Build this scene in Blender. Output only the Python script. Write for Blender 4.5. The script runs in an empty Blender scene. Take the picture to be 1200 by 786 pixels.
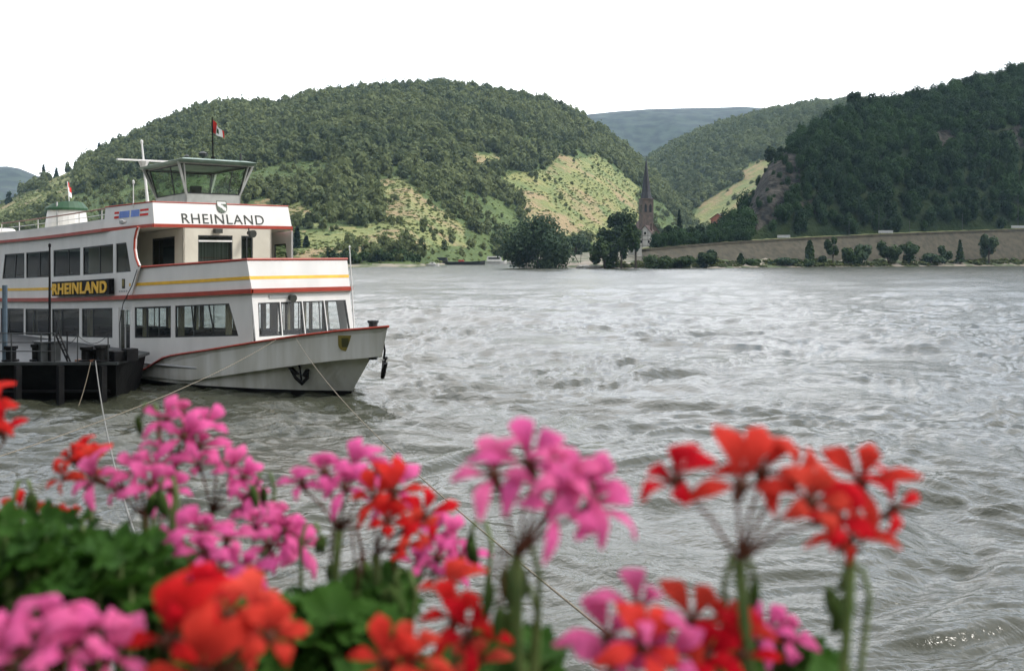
import bpy, bmesh, math, random
import numpy as np
from mathutils import Vector, Matrix

scene = bpy.context.scene
R = math.radians
# ------------------------------------------------------------------ camera
F, CX, HY, EYE = 1333.0, 600.0, 297.0, 5.0      # lens in photo pixels, horizon row, eye height above the river
cam_d = bpy.data.cameras.new('camera'); cam = bpy.data.objects.new('camera', cam_d)
scene.collection.objects.link(cam); scene.camera = cam
cam.location = (0, 0, EYE); cam.rotation_euler = (R(90), 0, 0)
cam_d.sensor_width = 36; cam_d.lens = 36 * F / 1200; cam_d.shift_y = -(393 - HY) / 1200
cam_d.clip_start = 0.05; cam_d.clip_end = 20000
cam_d.dof.use_dof = True; cam_d.dof.focus_distance = 55; cam_d.dof.aperture_fstop = 6.9; cam_d.dof.aperture_blades = 6
# ------------------------------------------------------------------ sky and sun
SUN_EL, SUN_DIR = 48.0, (0.92, -0.18)
az = math.atan2(SUN_DIR[0], SUN_DIR[1])
world = bpy.data.worlds.new('World'); scene.world = world; world.use_nodes = True
nt = world.node_tree; nt.nodes.clear()
out = nt.nodes.new('ShaderNodeOutputWorld'); bg = nt.nodes.new('ShaderNodeBackground')
sky = nt.nodes.new('ShaderNodeTexSky'); sky.sky_type = 'NISHITA'; sky.sun_disc = False
sky.sun_elevation = R(SUN_EL); sky.sun_rotation = az; sky.air_density = 1.2; sky.dust_density = 4.0
tc = nt.nodes.new('ShaderNodeTexCoord'); mp = nt.nodes.new('ShaderNodeMapping'); mp.inputs['Scale'].default_value = (1, 1, 3.0)
nz = nt.nodes.new('ShaderNodeTexNoise'); nz.inputs['Scale'].default_value = 4.2; nz.inputs['Detail'].default_value = 6; nz.inputs['Roughness'].default_value = .55
rp = nt.nodes.new('ShaderNodeValToRGB'); rp.color_ramp.elements[0].position = .36; rp.color_ramp.elements[1].position = .64
rp.color_ramp.elements[0].color = (4.6, 5.9, 8.0, 1); rp.color_ramp.elements[1].color = (19.5, 18.4, 17.4, 1)
mx = nt.nodes.new('ShaderNodeMixRGB'); mx.inputs[0].default_value = .88
nt.links.new(tc.outputs['Generated'], mp.inputs[0]); nt.links.new(mp.outputs[0], nz.inputs['Vector']); nt.links.new(nz.outputs[0], rp.inputs[0])
# the cloud sheet thins and brightens towards the horizon
sep = nt.nodes.new('ShaderNodeSeparateXYZ'); nt.links.new(tc.outputs['Generated'], sep.inputs[0])
hz = nt.nodes.new('ShaderNodeMapRange'); hz.inputs[1].default_value = .28; hz.inputs[2].default_value = .12; hz.inputs[3].default_value = 0; hz.inputs[4].default_value = 1
nt.links.new(sep.outputs[2], hz.inputs[0])
mh = nt.nodes.new('ShaderNodeMixRGB'); mh.inputs[2].default_value = (13.5, 13.5, 13.4, 1)
nt.links.new(hz.outputs[0], mh.inputs[0]); nt.links.new(rp.outputs[0], mh.inputs[1])
# the sun behind thin cloud up-river makes that side of the sky far brighter than the side behind the viewer
gd = nt.nodes.new('ShaderNodeVectorMath'); gd.operation = 'DOT_PRODUCT'; gv = Vector((.42, .80, .42)).normalized(); gd.inputs[1].default_value = gv
nt.links.new(tc.outputs['Generated'], gd.inputs[0]); gm = nt.nodes.new('ShaderNodeMapRange'); gm.inputs[1].default_value = -.3; gm.inputs[2].default_value = 1.0; gm.inputs[3].default_value = .5; gm.inputs[4].default_value = 1.75
nt.links.new(gd.outputs['Value'], gm.inputs[0]); gx = nt.nodes.new('ShaderNodeVectorMath'); gx.operation = 'SCALE'; nt.links.new(mh.outputs[0], gx.inputs[0]); nt.links.new(gm.outputs[0], gx.inputs['Scale'])
nt.links.new(sky.outputs[0], mx.inputs[1]); nt.links.new(gx.outputs[0], mx.inputs[2]); nt.links.new(mx.outputs[0], bg.inputs[0])
bg.inputs[1].default_value = 0.10
nt.links.new(bg.outputs[0], out.inputs[0])
sl = bpy.data.lights.new('sun', 'SUN'); sl.energy = 2.0; sl.angle = R(12); sl.color = (1, .95, .88)
so = bpy.data.objects.new('sun', sl); scene.collection.objects.link(so)
sv = Vector((SUN_DIR[0], SUN_DIR[1], math.hypot(*SUN_DIR) * math.tan(R(SUN_EL))))
so.rotation_euler = sv.to_track_quat('Z', 'Y').to_euler(); so.location = (200, 50, 300)
vs = scene.view_settings; vs.view_transform = 'Standard'; vs.look = 'None'; vs.exposure = 0.5; vs.gamma = 1; vs.use_curve_mapping = False
scene.render.engine = 'CYCLES'
cy = scene.cycles; cy.use_denoising = True; cy.max_bounces = 6; cy.diffuse_bounces = 3; cy.glossy_bounces = 3
cy.transparent_max_bounces = 16; cy.volume_bounces = 1; cy.caustics_reflective = False; cy.caustics_refractive = False
cy.sample_clamp_indirect = 4.0; cy.sample_clamp_direct = 5.0

# ------------------------------------------------------------------ helpers
def W(x, y, d):
    return Vector(((x - CX) / F * d, d, EYE + (HY - y) / F * d))

def link(o, parent=None):
    scene.collection.objects.link(o)
    if parent is not None: o.parent = parent
    return o

def tag(o, label=None, cat=None, group=None, kind=None):
    if label: o['label'] = label
    if cat: o['category'] = cat
    if group: o['group'] = group
    if kind: o['kind'] = kind
    return o

def empty(name, loc=(0, 0, 0), rz=0.0):
    o = bpy.data.objects.new(name, None); link(o); o.location = loc; o.rotation_euler = (0, 0, rz); o.empty_display_size = .2
    return o

class MB:
    def __init__(s): s.v = []; s.f = []; s.m = []; s.uvt = []
    def add(s, verts, faces, m=0):
        b = len(s.v); s.v += [tuple(v) for v in verts]; s.f += [tuple(i + b for i in f) for f in faces]; s.m += [m] * len(faces)
    def quad(s, a, b, c, d, m=0): s.add([a, b, c, d], [(0, 1, 2, 3)], m)
    def hexa(s, p, m=0):     # p: 4 bottom (ccw), 4 top
        s.add(p, [(3, 2, 1, 0), (4, 5, 6, 7), (0, 1, 5, 4), (1, 2, 6, 5), (2, 3, 7, 6), (3, 0, 4, 7)], m)
    def box(s, x0, y0, z0, x1, y1, z1, m=0):
        s.hexa([(x0, y0, z0), (x1, y0, z0), (x1, y1, z0), (x0, y1, z0), (x0, y0, z1), (x1, y0, z1), (x1, y1, z1), (x0, y1, z1)], m)
    def prism(s, poly, z0, z1, m=0, tf=None):
        n = len(poly); tf = tf or (lambda x, y, z: (x, y, z))
        v = [tf(x, y, z0) for x, y in poly] + [tf(x, y, z1) for x, y in poly]
        f = [tuple(range(n - 1, -1, -1)), tuple(range(n, 2 * n))] + [(i, (i + 1) % n, n + (i + 1) % n, n + i) for i in range(n)]
        s.add(v, f, m)
    def tube(s, pts, r, n=6, m=0, cap=True):
        pts = [Vector(p) for p in pts]; N = len(pts); rs = r if isinstance(r, (list, tuple)) else [r] * N
        rings = []; up = None
        for i, p in enumerate(pts):
            t = (pts[min(i + 1, N - 1)] - pts[max(i - 1, 0)])
            t = t.normalized() if t.length > 1e-9 else Vector((0, 0, 1))
            if up is None: up = Vector((0, 0, 1)) if abs(t.z) < .9 else Vector((1, 0, 0))
            a = t.cross(up)
            if a.length < 1e-6: a = t.orthogonal()
            a.normalize(); b = a.cross(t); up = b
            rings.append([p + a * (rs[i] * math.cos(2 * math.pi * k / n)) + b * (rs[i] * math.sin(2 * math.pi * k / n)) for k in range(n)])
        v = [q for ring in rings for q in ring]; f = []
        for i in range(N - 1):
            for k in range(n):
                k2 = (k + 1) % n; f.append((i * n + k, i * n + k2, (i + 1) * n + k2, (i + 1) * n + k))
        if cap: f += [tuple(range(n)), tuple(range((N - 1) * n, N * n))[::-1]]
        s.add(v, f, m)
    def lathe(s, prof, c=(0, 0, 0), n=16, m=0, sx=1, sy=1):
        v = []; f = []
        for r, z in prof:
            for k in range(n):
                a = 2 * math.pi * k / n; v.append((c[0] + r * sx * math.cos(a), c[1] + r * sy * math.sin(a), c[2] + z))
        for i in range(len(prof) - 1):
            for k in range(n):
                k2 = (k + 1) % n; f.append((i * n + k, i * n + k2, (i + 1) * n + k2, (i + 1) * n + k))
        f += [tuple(range(n))[::-1], tuple(range((len(prof) - 1) * n, len(prof) * n))]
        s.add(v, f, m)
    def build(s, name, mats, parent=None, smooth=False, bevel=0):
        me = bpy.data.meshes.new(name); me.from_pydata(s.v, [], s.f)
        for mm in (mats if isinstance(mats, (list, tuple)) else [mats]): me.materials.append(mm)
        if len(me.materials) > 1: me.polygons.foreach_set('material_index', s.m)
        me.validate(); bm = bmesh.new(); bm.from_mesh(me); bmesh.ops.recalc_face_normals(bm, faces=bm.faces); bm.to_mesh(me); bm.free()
        if smooth: me.polygons.foreach_set('use_smooth', [True] * len(me.polygons))
        o = bpy.data.objects.new(name, me); link(o, parent)
        if bevel:
            b = o.modifiers.new('bevel', 'BEVEL'); b.width = bevel; b.segments = 2; b.limit_method = 'ANGLE'; b.angle_limit = R(40)
        return o

def np_mesh(name, verts, faces, mat, attrs=None, smooth=True, parent=None, do_link=True):
    """verts (N,3) array, faces (M,k) array with k 3 or 4, attrs name -> (N,) float or (N,3) colour"""
    me = bpy.data.meshes.new(name); n, k = faces.shape
    me.vertices.add(len(verts)); me.vertices.foreach_set('co', np.ascontiguousarray(verts, dtype=np.float32).ravel())
    me.loops.add(n * k); me.loops.foreach_set('vertex_index', np.ascontiguousarray(faces, dtype=np.int32).ravel())
    me.polygons.add(n); me.polygons.foreach_set('loop_start', np.arange(0, n * k, k, dtype=np.int32))
    me.polygons.foreach_set('loop_total', np.full(n, k, dtype=np.int32))
    me.polygons.foreach_set('use_smooth', np.full(n, smooth))
    me.update(calc_edges=True)
    for an, av in (attrs or {}).items():
        if av.ndim == 1:
            a = me.attributes.new(an, 'FLOAT', 'POINT'); a.data.foreach_set('value', av.astype(np.float32))
        else:
            a = me.attributes.new(an, 'FLOAT_VECTOR', 'POINT'); a.data.foreach_set('vector', av.astype(np.float32).ravel())
    if mat: me.materials.append(mat)
    o = bpy.data.objects.new(name, me)
    if do_link: link(o, parent)
    return o

def grid_faces(nr, nc):
    i = np.arange(nr - 1)[:, None]; j = np.arange(nc - 1)[None, :]
    a = i * nc + j
    return np.stack([a, a + 1, a + nc + 1, a + nc], -1).reshape(-1, 4)

# value noise on numpy arrays
_rng = np.random.RandomState(7); _T = _rng.rand(256, 256)
def vnoise(x, y):
    x = np.asarray(x, float); y = np.asarray(y, float)
    xi = np.floor(x).astype(int); yi = np.floor(y).astype(int); fx = x - xi; fy = y - yi
    fx = fx * fx * (3 - 2 * fx); fy = fy * fy * (3 - 2 * fy)
    g = lambda a, b: _T[a & 255, b & 255]
    return (g(xi, yi) * (1 - fx) + g(xi + 1, yi) * fx) * (1 - fy) + (g(xi, yi + 1) * (1 - fx) + g(xi + 1, yi + 1) * fx) * fy
def fbm(x, y, o=4, gain=.5):
    s = 0; a = 1; t = 0
    for k in range(o):
        s = s + a * vnoise(x * 2 ** k + 17.3 * k, y * 2 ** k + 9.1 * k); t += a; a *= gain
    return s / t

# ------------------------------------------------------------------ materials
def new_mat(name):
    m = bpy.data.materials.new(name); m.use_nodes = True
    return m, m.node_tree, m.node_tree.nodes['Principled BSDF']

def noise_mat(name, c1, c2, scale=4, rough=.6, bump=0.0, detail=5, coord='Object', metallic=0, bscale=None, lo=.35, hi=.65, stretch=None):
    m, t, b = new_mat(name)
    tcn = t.nodes.new('ShaderNodeTexCoord'); n = t.nodes.new('ShaderNodeTexNoise'); n.inputs['Scale'].default_value = scale; n.inputs['Detail'].default_value = detail
    src = tcn.outputs[coord]
    if stretch:
        mpn = t.nodes.new('ShaderNodeMapping'); mpn.inputs['Scale'].default_value = stretch; t.links.new(src, mpn.inputs[0]); src = mpn.outputs[0]
    t.links.new(src, n.inputs['Vector'])
    r = t.nodes.new('ShaderNodeValToRGB'); r.color_ramp.elements[0].position = lo; r.color_ramp.elements[1].position = hi
    r.color_ramp.elements[0].color = (*c1, 1); r.color_ramp.elements[1].color = (*c2, 1)
    t.links.new(n.outputs[0], r.inputs[0]); t.links.new(r.outputs[0], b.inputs['Base Color'])
    b.inputs['Roughness'].default_value = rough; b.inputs['Metallic'].default_value = metallic
    if bump:
        bn = t.nodes.new('ShaderNodeBump'); bn.inputs['Strength'].default_value = bump; bn.inputs['Distance'].default_value = .1
        n2 = t.nodes.new('ShaderNodeTexNoise'); n2.inputs['Scale'].default_value = bscale or scale * 3; n2.inputs['Detail'].default_value = 6
        t.links.new(src, n2.inputs['Vector']); t.links.new(n2.outputs[0], bn.inputs['Height']); t.links.new(bn.outputs[0], b.inputs['Normal'])
    return m

def leaf_mat(name, c1, c2, inst=False, trans=.25, scale=.35):
    """foliage: colour varies between clumps and from leaf to leaf, a little light passes through"""
    m, t, b = new_mat(name); b.inputs['Roughness'].default_value = .75; b.inputs['Specular IOR Level'].default_value = .15
    r = t.nodes.new('ShaderNodeMixRGB'); r.inputs[1].default_value = (*c1, 1); r.inputs[2].default_value = (*c2, 1)
    if inst:
        a = t.nodes.new('ShaderNodeAttribute'); a.attribute_type = 'INSTANCER'; a.attribute_name = 'tint'; fac = a.outputs['Fac']
    else:
        a = t.nodes.new('ShaderNodeAttribute'); a.attribute_name = 'tint'; fac = a.outputs['Fac']
    t.links.new(fac, r.inputs[0])
    t.links.new(r.outputs[0], b.inputs['Base Color'])
    tr = t.nodes.new('ShaderNodeBsdfTranslucent'); t.links.new(r.outputs[0], tr.inputs[0])
    ms = t.nodes.new('ShaderNodeMixShader'); ms.inputs[0].default_value = trans
    t.links.new(b.outputs[0], ms.inputs[1]); t.links.new(tr.outputs[0], ms.inputs[2])
    t.links.new(ms.outputs[0], t.nodes['Material Output'].inputs[0])
    return m

def glass_mat(name, tint=(.55, .62, .6), refl=1.45):
    m, t, b = new_mat(name); t.nodes.remove(b)
    tr = t.nodes.new('ShaderNodeBsdfTransparent'); tr.inputs[0].default_value = (*tint, 1)
    gl = t.nodes.new('ShaderNodeBsdfGlossy'); gl.inputs['Roughness'].default_value = .02; gl.inputs[0].default_value = (1, 1, 1, 1)
    lw = t.nodes.new('ShaderNodeLayerWeight'); lw.inputs[0].default_value = .5
    pw = t.nodes.new('ShaderNodeMath'); pw.operation = 'POWER'; pw.inputs[1].default_value = 5.0; t.links.new(lw.outputs['Facing'], pw.inputs[0])
    fr = t.nodes.new('ShaderNodeMath'); fr.operation = 'MULTIPLY_ADD'; fr.inputs[1].default_value = .6; fr.inputs[2].default_value = .04; t.links.new(pw.outputs[0], fr.inputs[0])
    ms = t.nodes.new('ShaderNodeMixShader'); t.links.new(fr.outputs[0], ms.inputs[0]); t.links.new(tr.outputs[0], ms.inputs[1]); t.links.new(gl.outputs[0], ms.inputs[2])
    t.links.new(ms.outputs[0], t.nodes['Material Output'].inputs[0])
    return m

def pm(name, c, rough=.5, metallic=0, spec=.5, var=.12, scale=3.0):
    return noise_mat(name, tuple(x * (1 - var) for x in c), tuple(min(1, x * (1 + var)) for x in c), scale=scale, rough=rough, metallic=metallic)
M = {}
M['white'] = noise_mat('ship white paint', (.60, .595, .575), (.70, .69, .67), 1.1, .38, bump=.03, stretch=(1, 1, .35))
M['cream'] = noise_mat('cream cabin paint', (.47, .44, .37), (.55, .52, .44), 1.5, .45)
M['red'] = pm('red trim paint', (.32, .035, .015), .45)
M['yellow'] = pm('yellow paint', (.72, .42, .025), .45)
M['black'] = noise_mat('black tarred steel', (.004, .004, .005), (.012, .012, .012), 2, .6, bump=.2)
M['black'].node_tree.nodes['Principled BSDF'].inputs['Specular IOR Level'].default_value = .15
M['steel'] = noise_mat('dark grey steel', (.014, .017, .018), (.035, .04, .042), 3, .5, bump=.1)
M['grey'] = pm('grey paint', (.33, .34, .34), .5)
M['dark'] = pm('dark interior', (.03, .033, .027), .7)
M['seat'] = pm('dark seat vinyl', (.035, .03, .028), .6)
M['olive'] = pm('olive pillar', (.16, .15, .09), .6)
M['wood'] = noise_mat('brown handrail', (.16, .075, .04), (.26, .12, .07), 6, .5)
M['green'] = pm('green paint', (.018, .07, .03), .6)
M['glass'] = glass_mat('window glass', (.38, .43, .41))
M['glass_clear'] = glass_mat('clear window glass', (.95, .97, .96))
M['glass_green'] = glass_mat('wheelhouse glass', (.72, .80, .70))
M['flagred'] = pm('flag red', (.6, .035, .03), .8); M['flagwhite'] = pm('flag white', (.75, .75, .75), .8); M['blue'] = pm('blue paint', (.15, .25, .62), .6)
M['cable'] = noise_mat('weathered steel cable', (.10, .10, .09), (.17, .17, .155), 30, .8)
M['rope'] = noise_mat('weathered rope', (.12, .10, .07), (.2, .17, .12), 30, .9)
M['gold'] = pm('crest gold', (.2, .16, .03), .5)
# ================================================================== THE RIVER
def build_river():
    m, t, b = new_mat('river water')
    b.inputs['Base Color'].default_value = (.040, .043, .029, 1); b.inputs['IOR'].default_value = 1.333
    tcn = t.nodes.new('ShaderNodeTexCoord'); mpn = t.nodes.new('ShaderNodeMapping'); mpn.inputs['Scale'].default_value = (1, 1.0, 1); mpn.inputs['Rotation'].default_value = (0, 0, .25)
    t.links.new(tcn.outputs['Object'], mpn.inputs[0])
    n1 = t.nodes.new('ShaderNodeTexNoise'); n1.inputs['Scale'].default_value = 1.1; n1.inputs['Detail'].default_value = 5; n1.inputs['Roughness'].default_value = .55; n1.inputs['Distortion'].default_value = .6
    n2 = t.nodes.new('ShaderNodeTexNoise'); n2.inputs['Scale'].default_value = 5.5; n2.inputs['Detail'].default_value = 4; n2.inputs['Distortion'].default_value = .4
    n3 = t.nodes.new('ShaderNodeTexNoise'); n3.inputs['Scale'].default_value = .09; n3.inputs['Detail'].default_value = 3; n3.inputs['Distortion'].default_value = 1.2
    for n in (n1, n2, n3): t.links.new(mpn.outputs[0], n.inputs['Vector'])
    r3 = t.nodes.new('ShaderNodeMapRange'); r3.inputs[1].default_value = .40; r3.inputs[2].default_value = .60; r3.inputs[3].default_value = .6; r3.inputs[4].default_value = 1.15
    t.links.new(n3.outputs[0], r3.inputs[0])
    mu = t.nodes.new('ShaderNodeMath'); mu.operation = 'MULTIPLY'; t.links.new(n2.outputs[0], mu.inputs[0]); t.links.new(r3.outputs[0], mu.inputs[1])
    m1 = t.nodes.new('ShaderNodeMath'); m1.operation = 'MULTIPLY'; t.links.new(n1.outputs[0], m1.inputs[0]); t.links.new(r3.outputs[0], m1.inputs[1])
    b1 = t.nodes.new('ShaderNodeBump'); b1.inputs['Strength'].default_value = 1.0; b1.inputs['Distance'].default_value = .125; t.links.new(m1.outputs[0], b1.inputs['Height'])
    b2 = t.nodes.new('ShaderNodeBump'); b2.inputs['Strength'].default_value = .8; b2.inputs['Distance'].default_value = .038; t.links.new(mu.outputs[0], b2.inputs['Height']); t.links.new(b1.outputs[0], b2.inputs['Normal'])
    t.links.new(b2.outputs[0], b.inputs['Normal'])
    # open water past mid-stream is ruffled by the wind
    sy = t.nodes.new('ShaderNodeSeparateXYZ'); t.links.new(tcn.outputs['Object'], sy.inputs[0]); ry = t.nodes.new('ShaderNodeMapRange'); ry.inputs[1].default_value = 35; ry.inputs[2].default_value = 240; ry.inputs[3].default_value = .16; ry.inputs[4].default_value = .24
    t.links.new(sy.outputs[1], ry.inputs[0]); t.links.new(ry.outputs[0], b.inputs['Roughness'])
    ys = np.concatenate([[5.2, 6, 7, 8, 9, 10, 11, 12], F * EYE / (np.concatenate([np.arange(800, 400, -.95), np.arange(400, 312, -.55)]) - HY), [520, 600, 700, 850, 1100, 1500, 2200, 3200]])
    xs = np.concatenate([np.linspace(-9000, -200, 30), np.linspace(-150, -40, 14), np.arange(-30, 1231, 1.7), np.linspace(1240, 1350, 14), np.linspace(1400, 9000, 30)])
    Y = np.repeat(ys[:, None], len(xs), 1); X = (xs[None, :] - CX) / F * Y
    rowsp = np.gradient(ys)[:, None]
    rng = np.random.RandomState(3)
    wx = X + 1.6 * (fbm(X * .16, Y * .16, 3) - .5) * 4; wy = Y + 1.6 * (fbm(X * .16 + 50, Y * .16 + 20, 3) - .5) * 4
    Zv = np.zeros_like(X); gust = .6 + .55 * np.clip((fbm(X * .055 + 9, Y * .035 + 4, 3) - .36) * 3.4, 0, 1)
    for k in range(46):
        lam = .35 * (14.0 ** rng.rand()) ; ang = rng.normal(math.pi / 2 + .25, .62); ph = rng.rand() * 6.28
        kx, ky = math.cos(ang) * 6.28 / lam, math.sin(ang) * 6.28 / lam
        fade = np.clip((lam / (1.1 * rowsp)) - .25, 0, 1) * (1 - .35 * np.clip((Y - 45) / 120, 0, 1))
        amp = .0092 * lam ** .85 * (1.0 if lam > 1.2 else 1.25)
        Zv += amp * fade * np.sin(kx * wx + ky * wy + ph) * (gust if lam < 2.2 else 1)
    for k in range(16):
        lam = 6 * (4.5 ** rng.rand()); ang = rng.normal(math.pi / 2 + .2, .8); kx, ky = math.cos(ang) * 6.28 / lam, math.sin(ang) * 6.28 / lam
        Zv += .0034 * lam * np.clip((lam / (1.2 * rowsp)) - .3, 0, 1) * np.sin(kx * (wx * .6 + X * .4) + ky * (wy * .6 + Y * .4) + rng.rand() * 6.28) * np.clip((Y - 15) / 40, 0, 1)
    # boils and eddies of the current: smooth raised lenses with a wrinkled rim
    for (px, py, rx, ry, h) in [(1075, 437, 4.6, 9, .10), (820, 420, 5, 9, .06), (1130, 505, 2.6, 3.2, .09), (1010, 470, 3, 4, .06), (640, 400, 6, 10, .07), (950, 540, 2, 2.4, .05)]:
        c = W(px, py, F * EYE / (py - HY)); q = ((X - c.x) / rx) ** 2 + ((Y - c.y) / ry) ** 2 + .5 * (fbm(X * .5, Y * .3, 2) - .5)
        q = np.clip(q, 0, 9)
        Zv = Zv * (1 - .75 * np.exp(-q * 2.2)) + h * np.exp(-q) * np.cos(3.0 * np.sqrt(q))
    V = np.stack([X, Y, Zv], -1).reshape(-1, 3)
    o = np_mesh('river', V, grid_faces(len(ys), len(xs)), m); tag(o, kind='structure')
build_river()

# ================================================================== HILLS
def sstep(a, b, x):
    t = np.clip((x - a) / (b - a), 0, 1); return t * t * (3 - 2 * t)

def inpoly(px, py, poly):
    px = np.asarray(px); ins = np.zeros(px.shape, bool); n = len(poly)
    for i in range(n):
        x0, y0 = poly[i]; x1, y1 = poly[(i + 1) % n]
        if y0 == y1: continue
        c = ((y0 > py) != (y1 > py)) & (px < (x1 - x0) * (py - y0) / (y1 - y0) + x0)
        ins ^= c
    return ins

class Hill:
    """terrain between a foot line and a ridge line; both are lists of (bearing, distance, height)"""
    def __init__(s, foot, ridge, power=1.0, rough=6.0, seed=0, back=1.35):
        s.foot, s.ridge, s.power, s.rough, s.seed, s.back = foot, ridge, power, rough, seed, back
    def lines(s, x):
        fx = [p[0] for p in s.foot]; rx = [p[0] for p in s.ridge]
        d0 = np.interp(x, fx, [p[1] for p in s.foot]); z0 = np.interp(x, fx, [p[2] for p in s.foot])
        d1 = np.interp(x, rx, [p[1] for p in s.ridge]); z1 = np.interp(x, rx, [p[2] for p in s.ridge])
        return d0, z0, d1, z1
    def height(s, x, d):
        d0, z0, d1, z1 = s.lines(x); t = (d - d0) / (d1 - d0)
        up = np.sin(np.clip(t, 0, 1) * math.pi / 2) ** s.power
        a0 = (z0 - EYE) / d0; a1 = (z1 - EYE) / d1
        z = EYE + d * (a0 + (a1 - a0) * up)      # each higher step of the slope rises above the one below it
        z = np.where(t > 1, z0 + (z1 - z0) * (1 - ((t - 1) / (s.back - 1 + 1e-6)) ** 2 * .6), z)
        X = (x - CX) / F * d
        n = (fbm(X * .012 + s.seed, d * .012, 4) - .5) * 2
        gl = (fbm(X * .004 + s.seed + 7, d * .0025, 2) - .5) * 2
        w = np.clip(np.minimum(t * 3, (1 - t) * 1.6), 0, 1)
        z = z + (n * s.rough + gl * s.rough * 2.2) * w
        return np.where(t < 0, z0 + t * 20, z)
    def mesh(s, name, mat, x0, x1, nx, nt, attr=None):
        xs = np.linspace(x0, x1, nx); ts = np.concatenate([[-.03], np.linspace(0, 1, nt), np.linspace(1.02, s.back, 8)])
        d0, z0, d1, z1 = s.lines(xs)
        D = d0[None] + (d1 - d0)[None] * ts[:, None]; Xp = np.repeat(xs[None], len(ts), 0)
        Z = s.height(Xp, D); X = (Xp - CX) / F * D
        V = np.stack([X, D, Z], -1).reshape(-1, 3); at = None
        if attr: at = {k: v.ravel() for k, v in attr(Xp, D, Z).items()}
        o = np_mesh(name, V, grid_faces(len(ts), nx), mat, at); tag(o, kind='structure'); return o
    def scatter(s, x0, x1, spacing, seed, tmax=1.02):
        """points about one spacing apart over the hill: px bearing, distance, position"""
        d0, z0, d1, z1 = s.lines(np.linspace(x0, x1, 50)); dmin, dmax = d0.min(), (d0 + (d1 - d0) * tmax).max()
        X0 = min((x0 - CX) / F * dmin, (x0 - CX) / F * dmax); X1 = max((x1 - CX) / F * dmin, (x1 - CX) / F * dmax)
        gx, gy = np.meshgrid(np.arange(X0, X1, spacing), np.arange(dmin, dmax, spacing)); r = np.random.RandomState(seed)
        gx = gx + (r.rand(*gx.shape) - .5) * spacing * .9; gy = gy + (r.rand(*gy.shape) - .5) * spacing * .9
        X = gx.ravel(); D = gy.ravel(); xp = X / D * F + CX; d0, z0, d1, z1 = s.lines(xp); t = (D - d0) / (d1 - d0)
        k = (xp > x0) & (xp < x1) & (t > 0) & (t < tmax)
        X, D, xp, t = X[k], D[k], xp[k], t[k]; Z = s.height(xp, D)
        return X, D, Z, xp, t

def ridge_px(pts, dist):      # a skyline measured from the picture, standing at its own real distance
    return [(x, dist(x), EYE + (HY - y) / F * dist(x)) for x, y in pts]

def terrain_mat(name, ground, rock, vine1, vine2, tan):
    m, t, b = new_mat(name); b.inputs['Roughness'].default_value = .9; b.inputs['Specular IOR Level'].default_value = .1
    tcn = t.nodes.new('ShaderNodeTexCoord')
    def noise(scale, det=5, st=None):
        n = t.nodes.new('ShaderNodeTexNoise'); n.inputs['Scale'].default_value = scale; n.inputs['Detail'].default_value = det; n.inputs['Roughness'].default_value = .62
        src = tcn.outputs['Object']
        if st:
            mpn = t.nodes.new('ShaderNodeMapping'); mpn.inputs['Scale'].default_value = st; t.links.new(src, mpn.inputs[0]); src = mpn.outputs[0]
        t.links.new(src, n.inputs['Vector']); return n.outputs[0]
    def ramp(src, a, bb, c1, c2):
        r = t.nodes.new('ShaderNodeValToRGB'); r.color_ramp.elements[0].position = a; r.color_ramp.elements[1].position = bb
        r.color_ramp.elements[0].color = (*c1, 1); r.color_ramp.elements[1].color = (*c2, 1); t.links.new(src, r.inputs[0]); return r.outputs[0]
    def mix(f, a, bb):
        x = t.nodes.new('ShaderNodeMixRGB'); t.links.new(f, x.inputs[0]); t.links.new(a, x.inputs[1]); t.links.new(bb, x.inputs[2]); return x.outputs[0]
    def attr(n):
        a = t.nodes.new('ShaderNodeAttribute'); a.attribute_name = n; return a.outputs['Fac']
    g = ramp(noise(.05), .35, .65, ground[0], ground[1])
    v = ramp(noise(.06, 8), .36, .64, vine1, vine2)
    soil = ramp(noise(.022, 8), .50, .60, (0, 0, 0), (1, 1, 1))
    rk = ramp(noise(.22, 9, (1, 1, .3)), .42, .62, rock[0], rock[1])
    tn = ramp(noise(.2, 6), .3, .7, tuple(x * .75 for x in tan), tan)
    c = mix(soil, v, tn); c = mix(attr('vine'), g, c); bm_ = t.nodes.new('ShaderNodeMath'); bm_.operation = 'MULTIPLY'; t.links.new(attr('bare'), bm_.inputs[0]); t.links.new(ramp(noise(.05, 9), .50, .60, (0, 0, 0), (1, 1, 1)), bm_.inputs[1]); c = mix(bm_.outputs[0], c, tn); c = mix(attr('rock'), c, rk)
    t.links.new(c, b.inputs['Base Color'])
    bn = t.nodes.new('ShaderNodeBump'); bn.inputs['Strength'].default_value = 1; bn.inputs['Distance'].default_value = 2.5; t.links.new(noise(.25, 8), bn.inputs['Height']); t.links.new(bn.outputs[0], b.inputs['Normal'])
    return m

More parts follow.
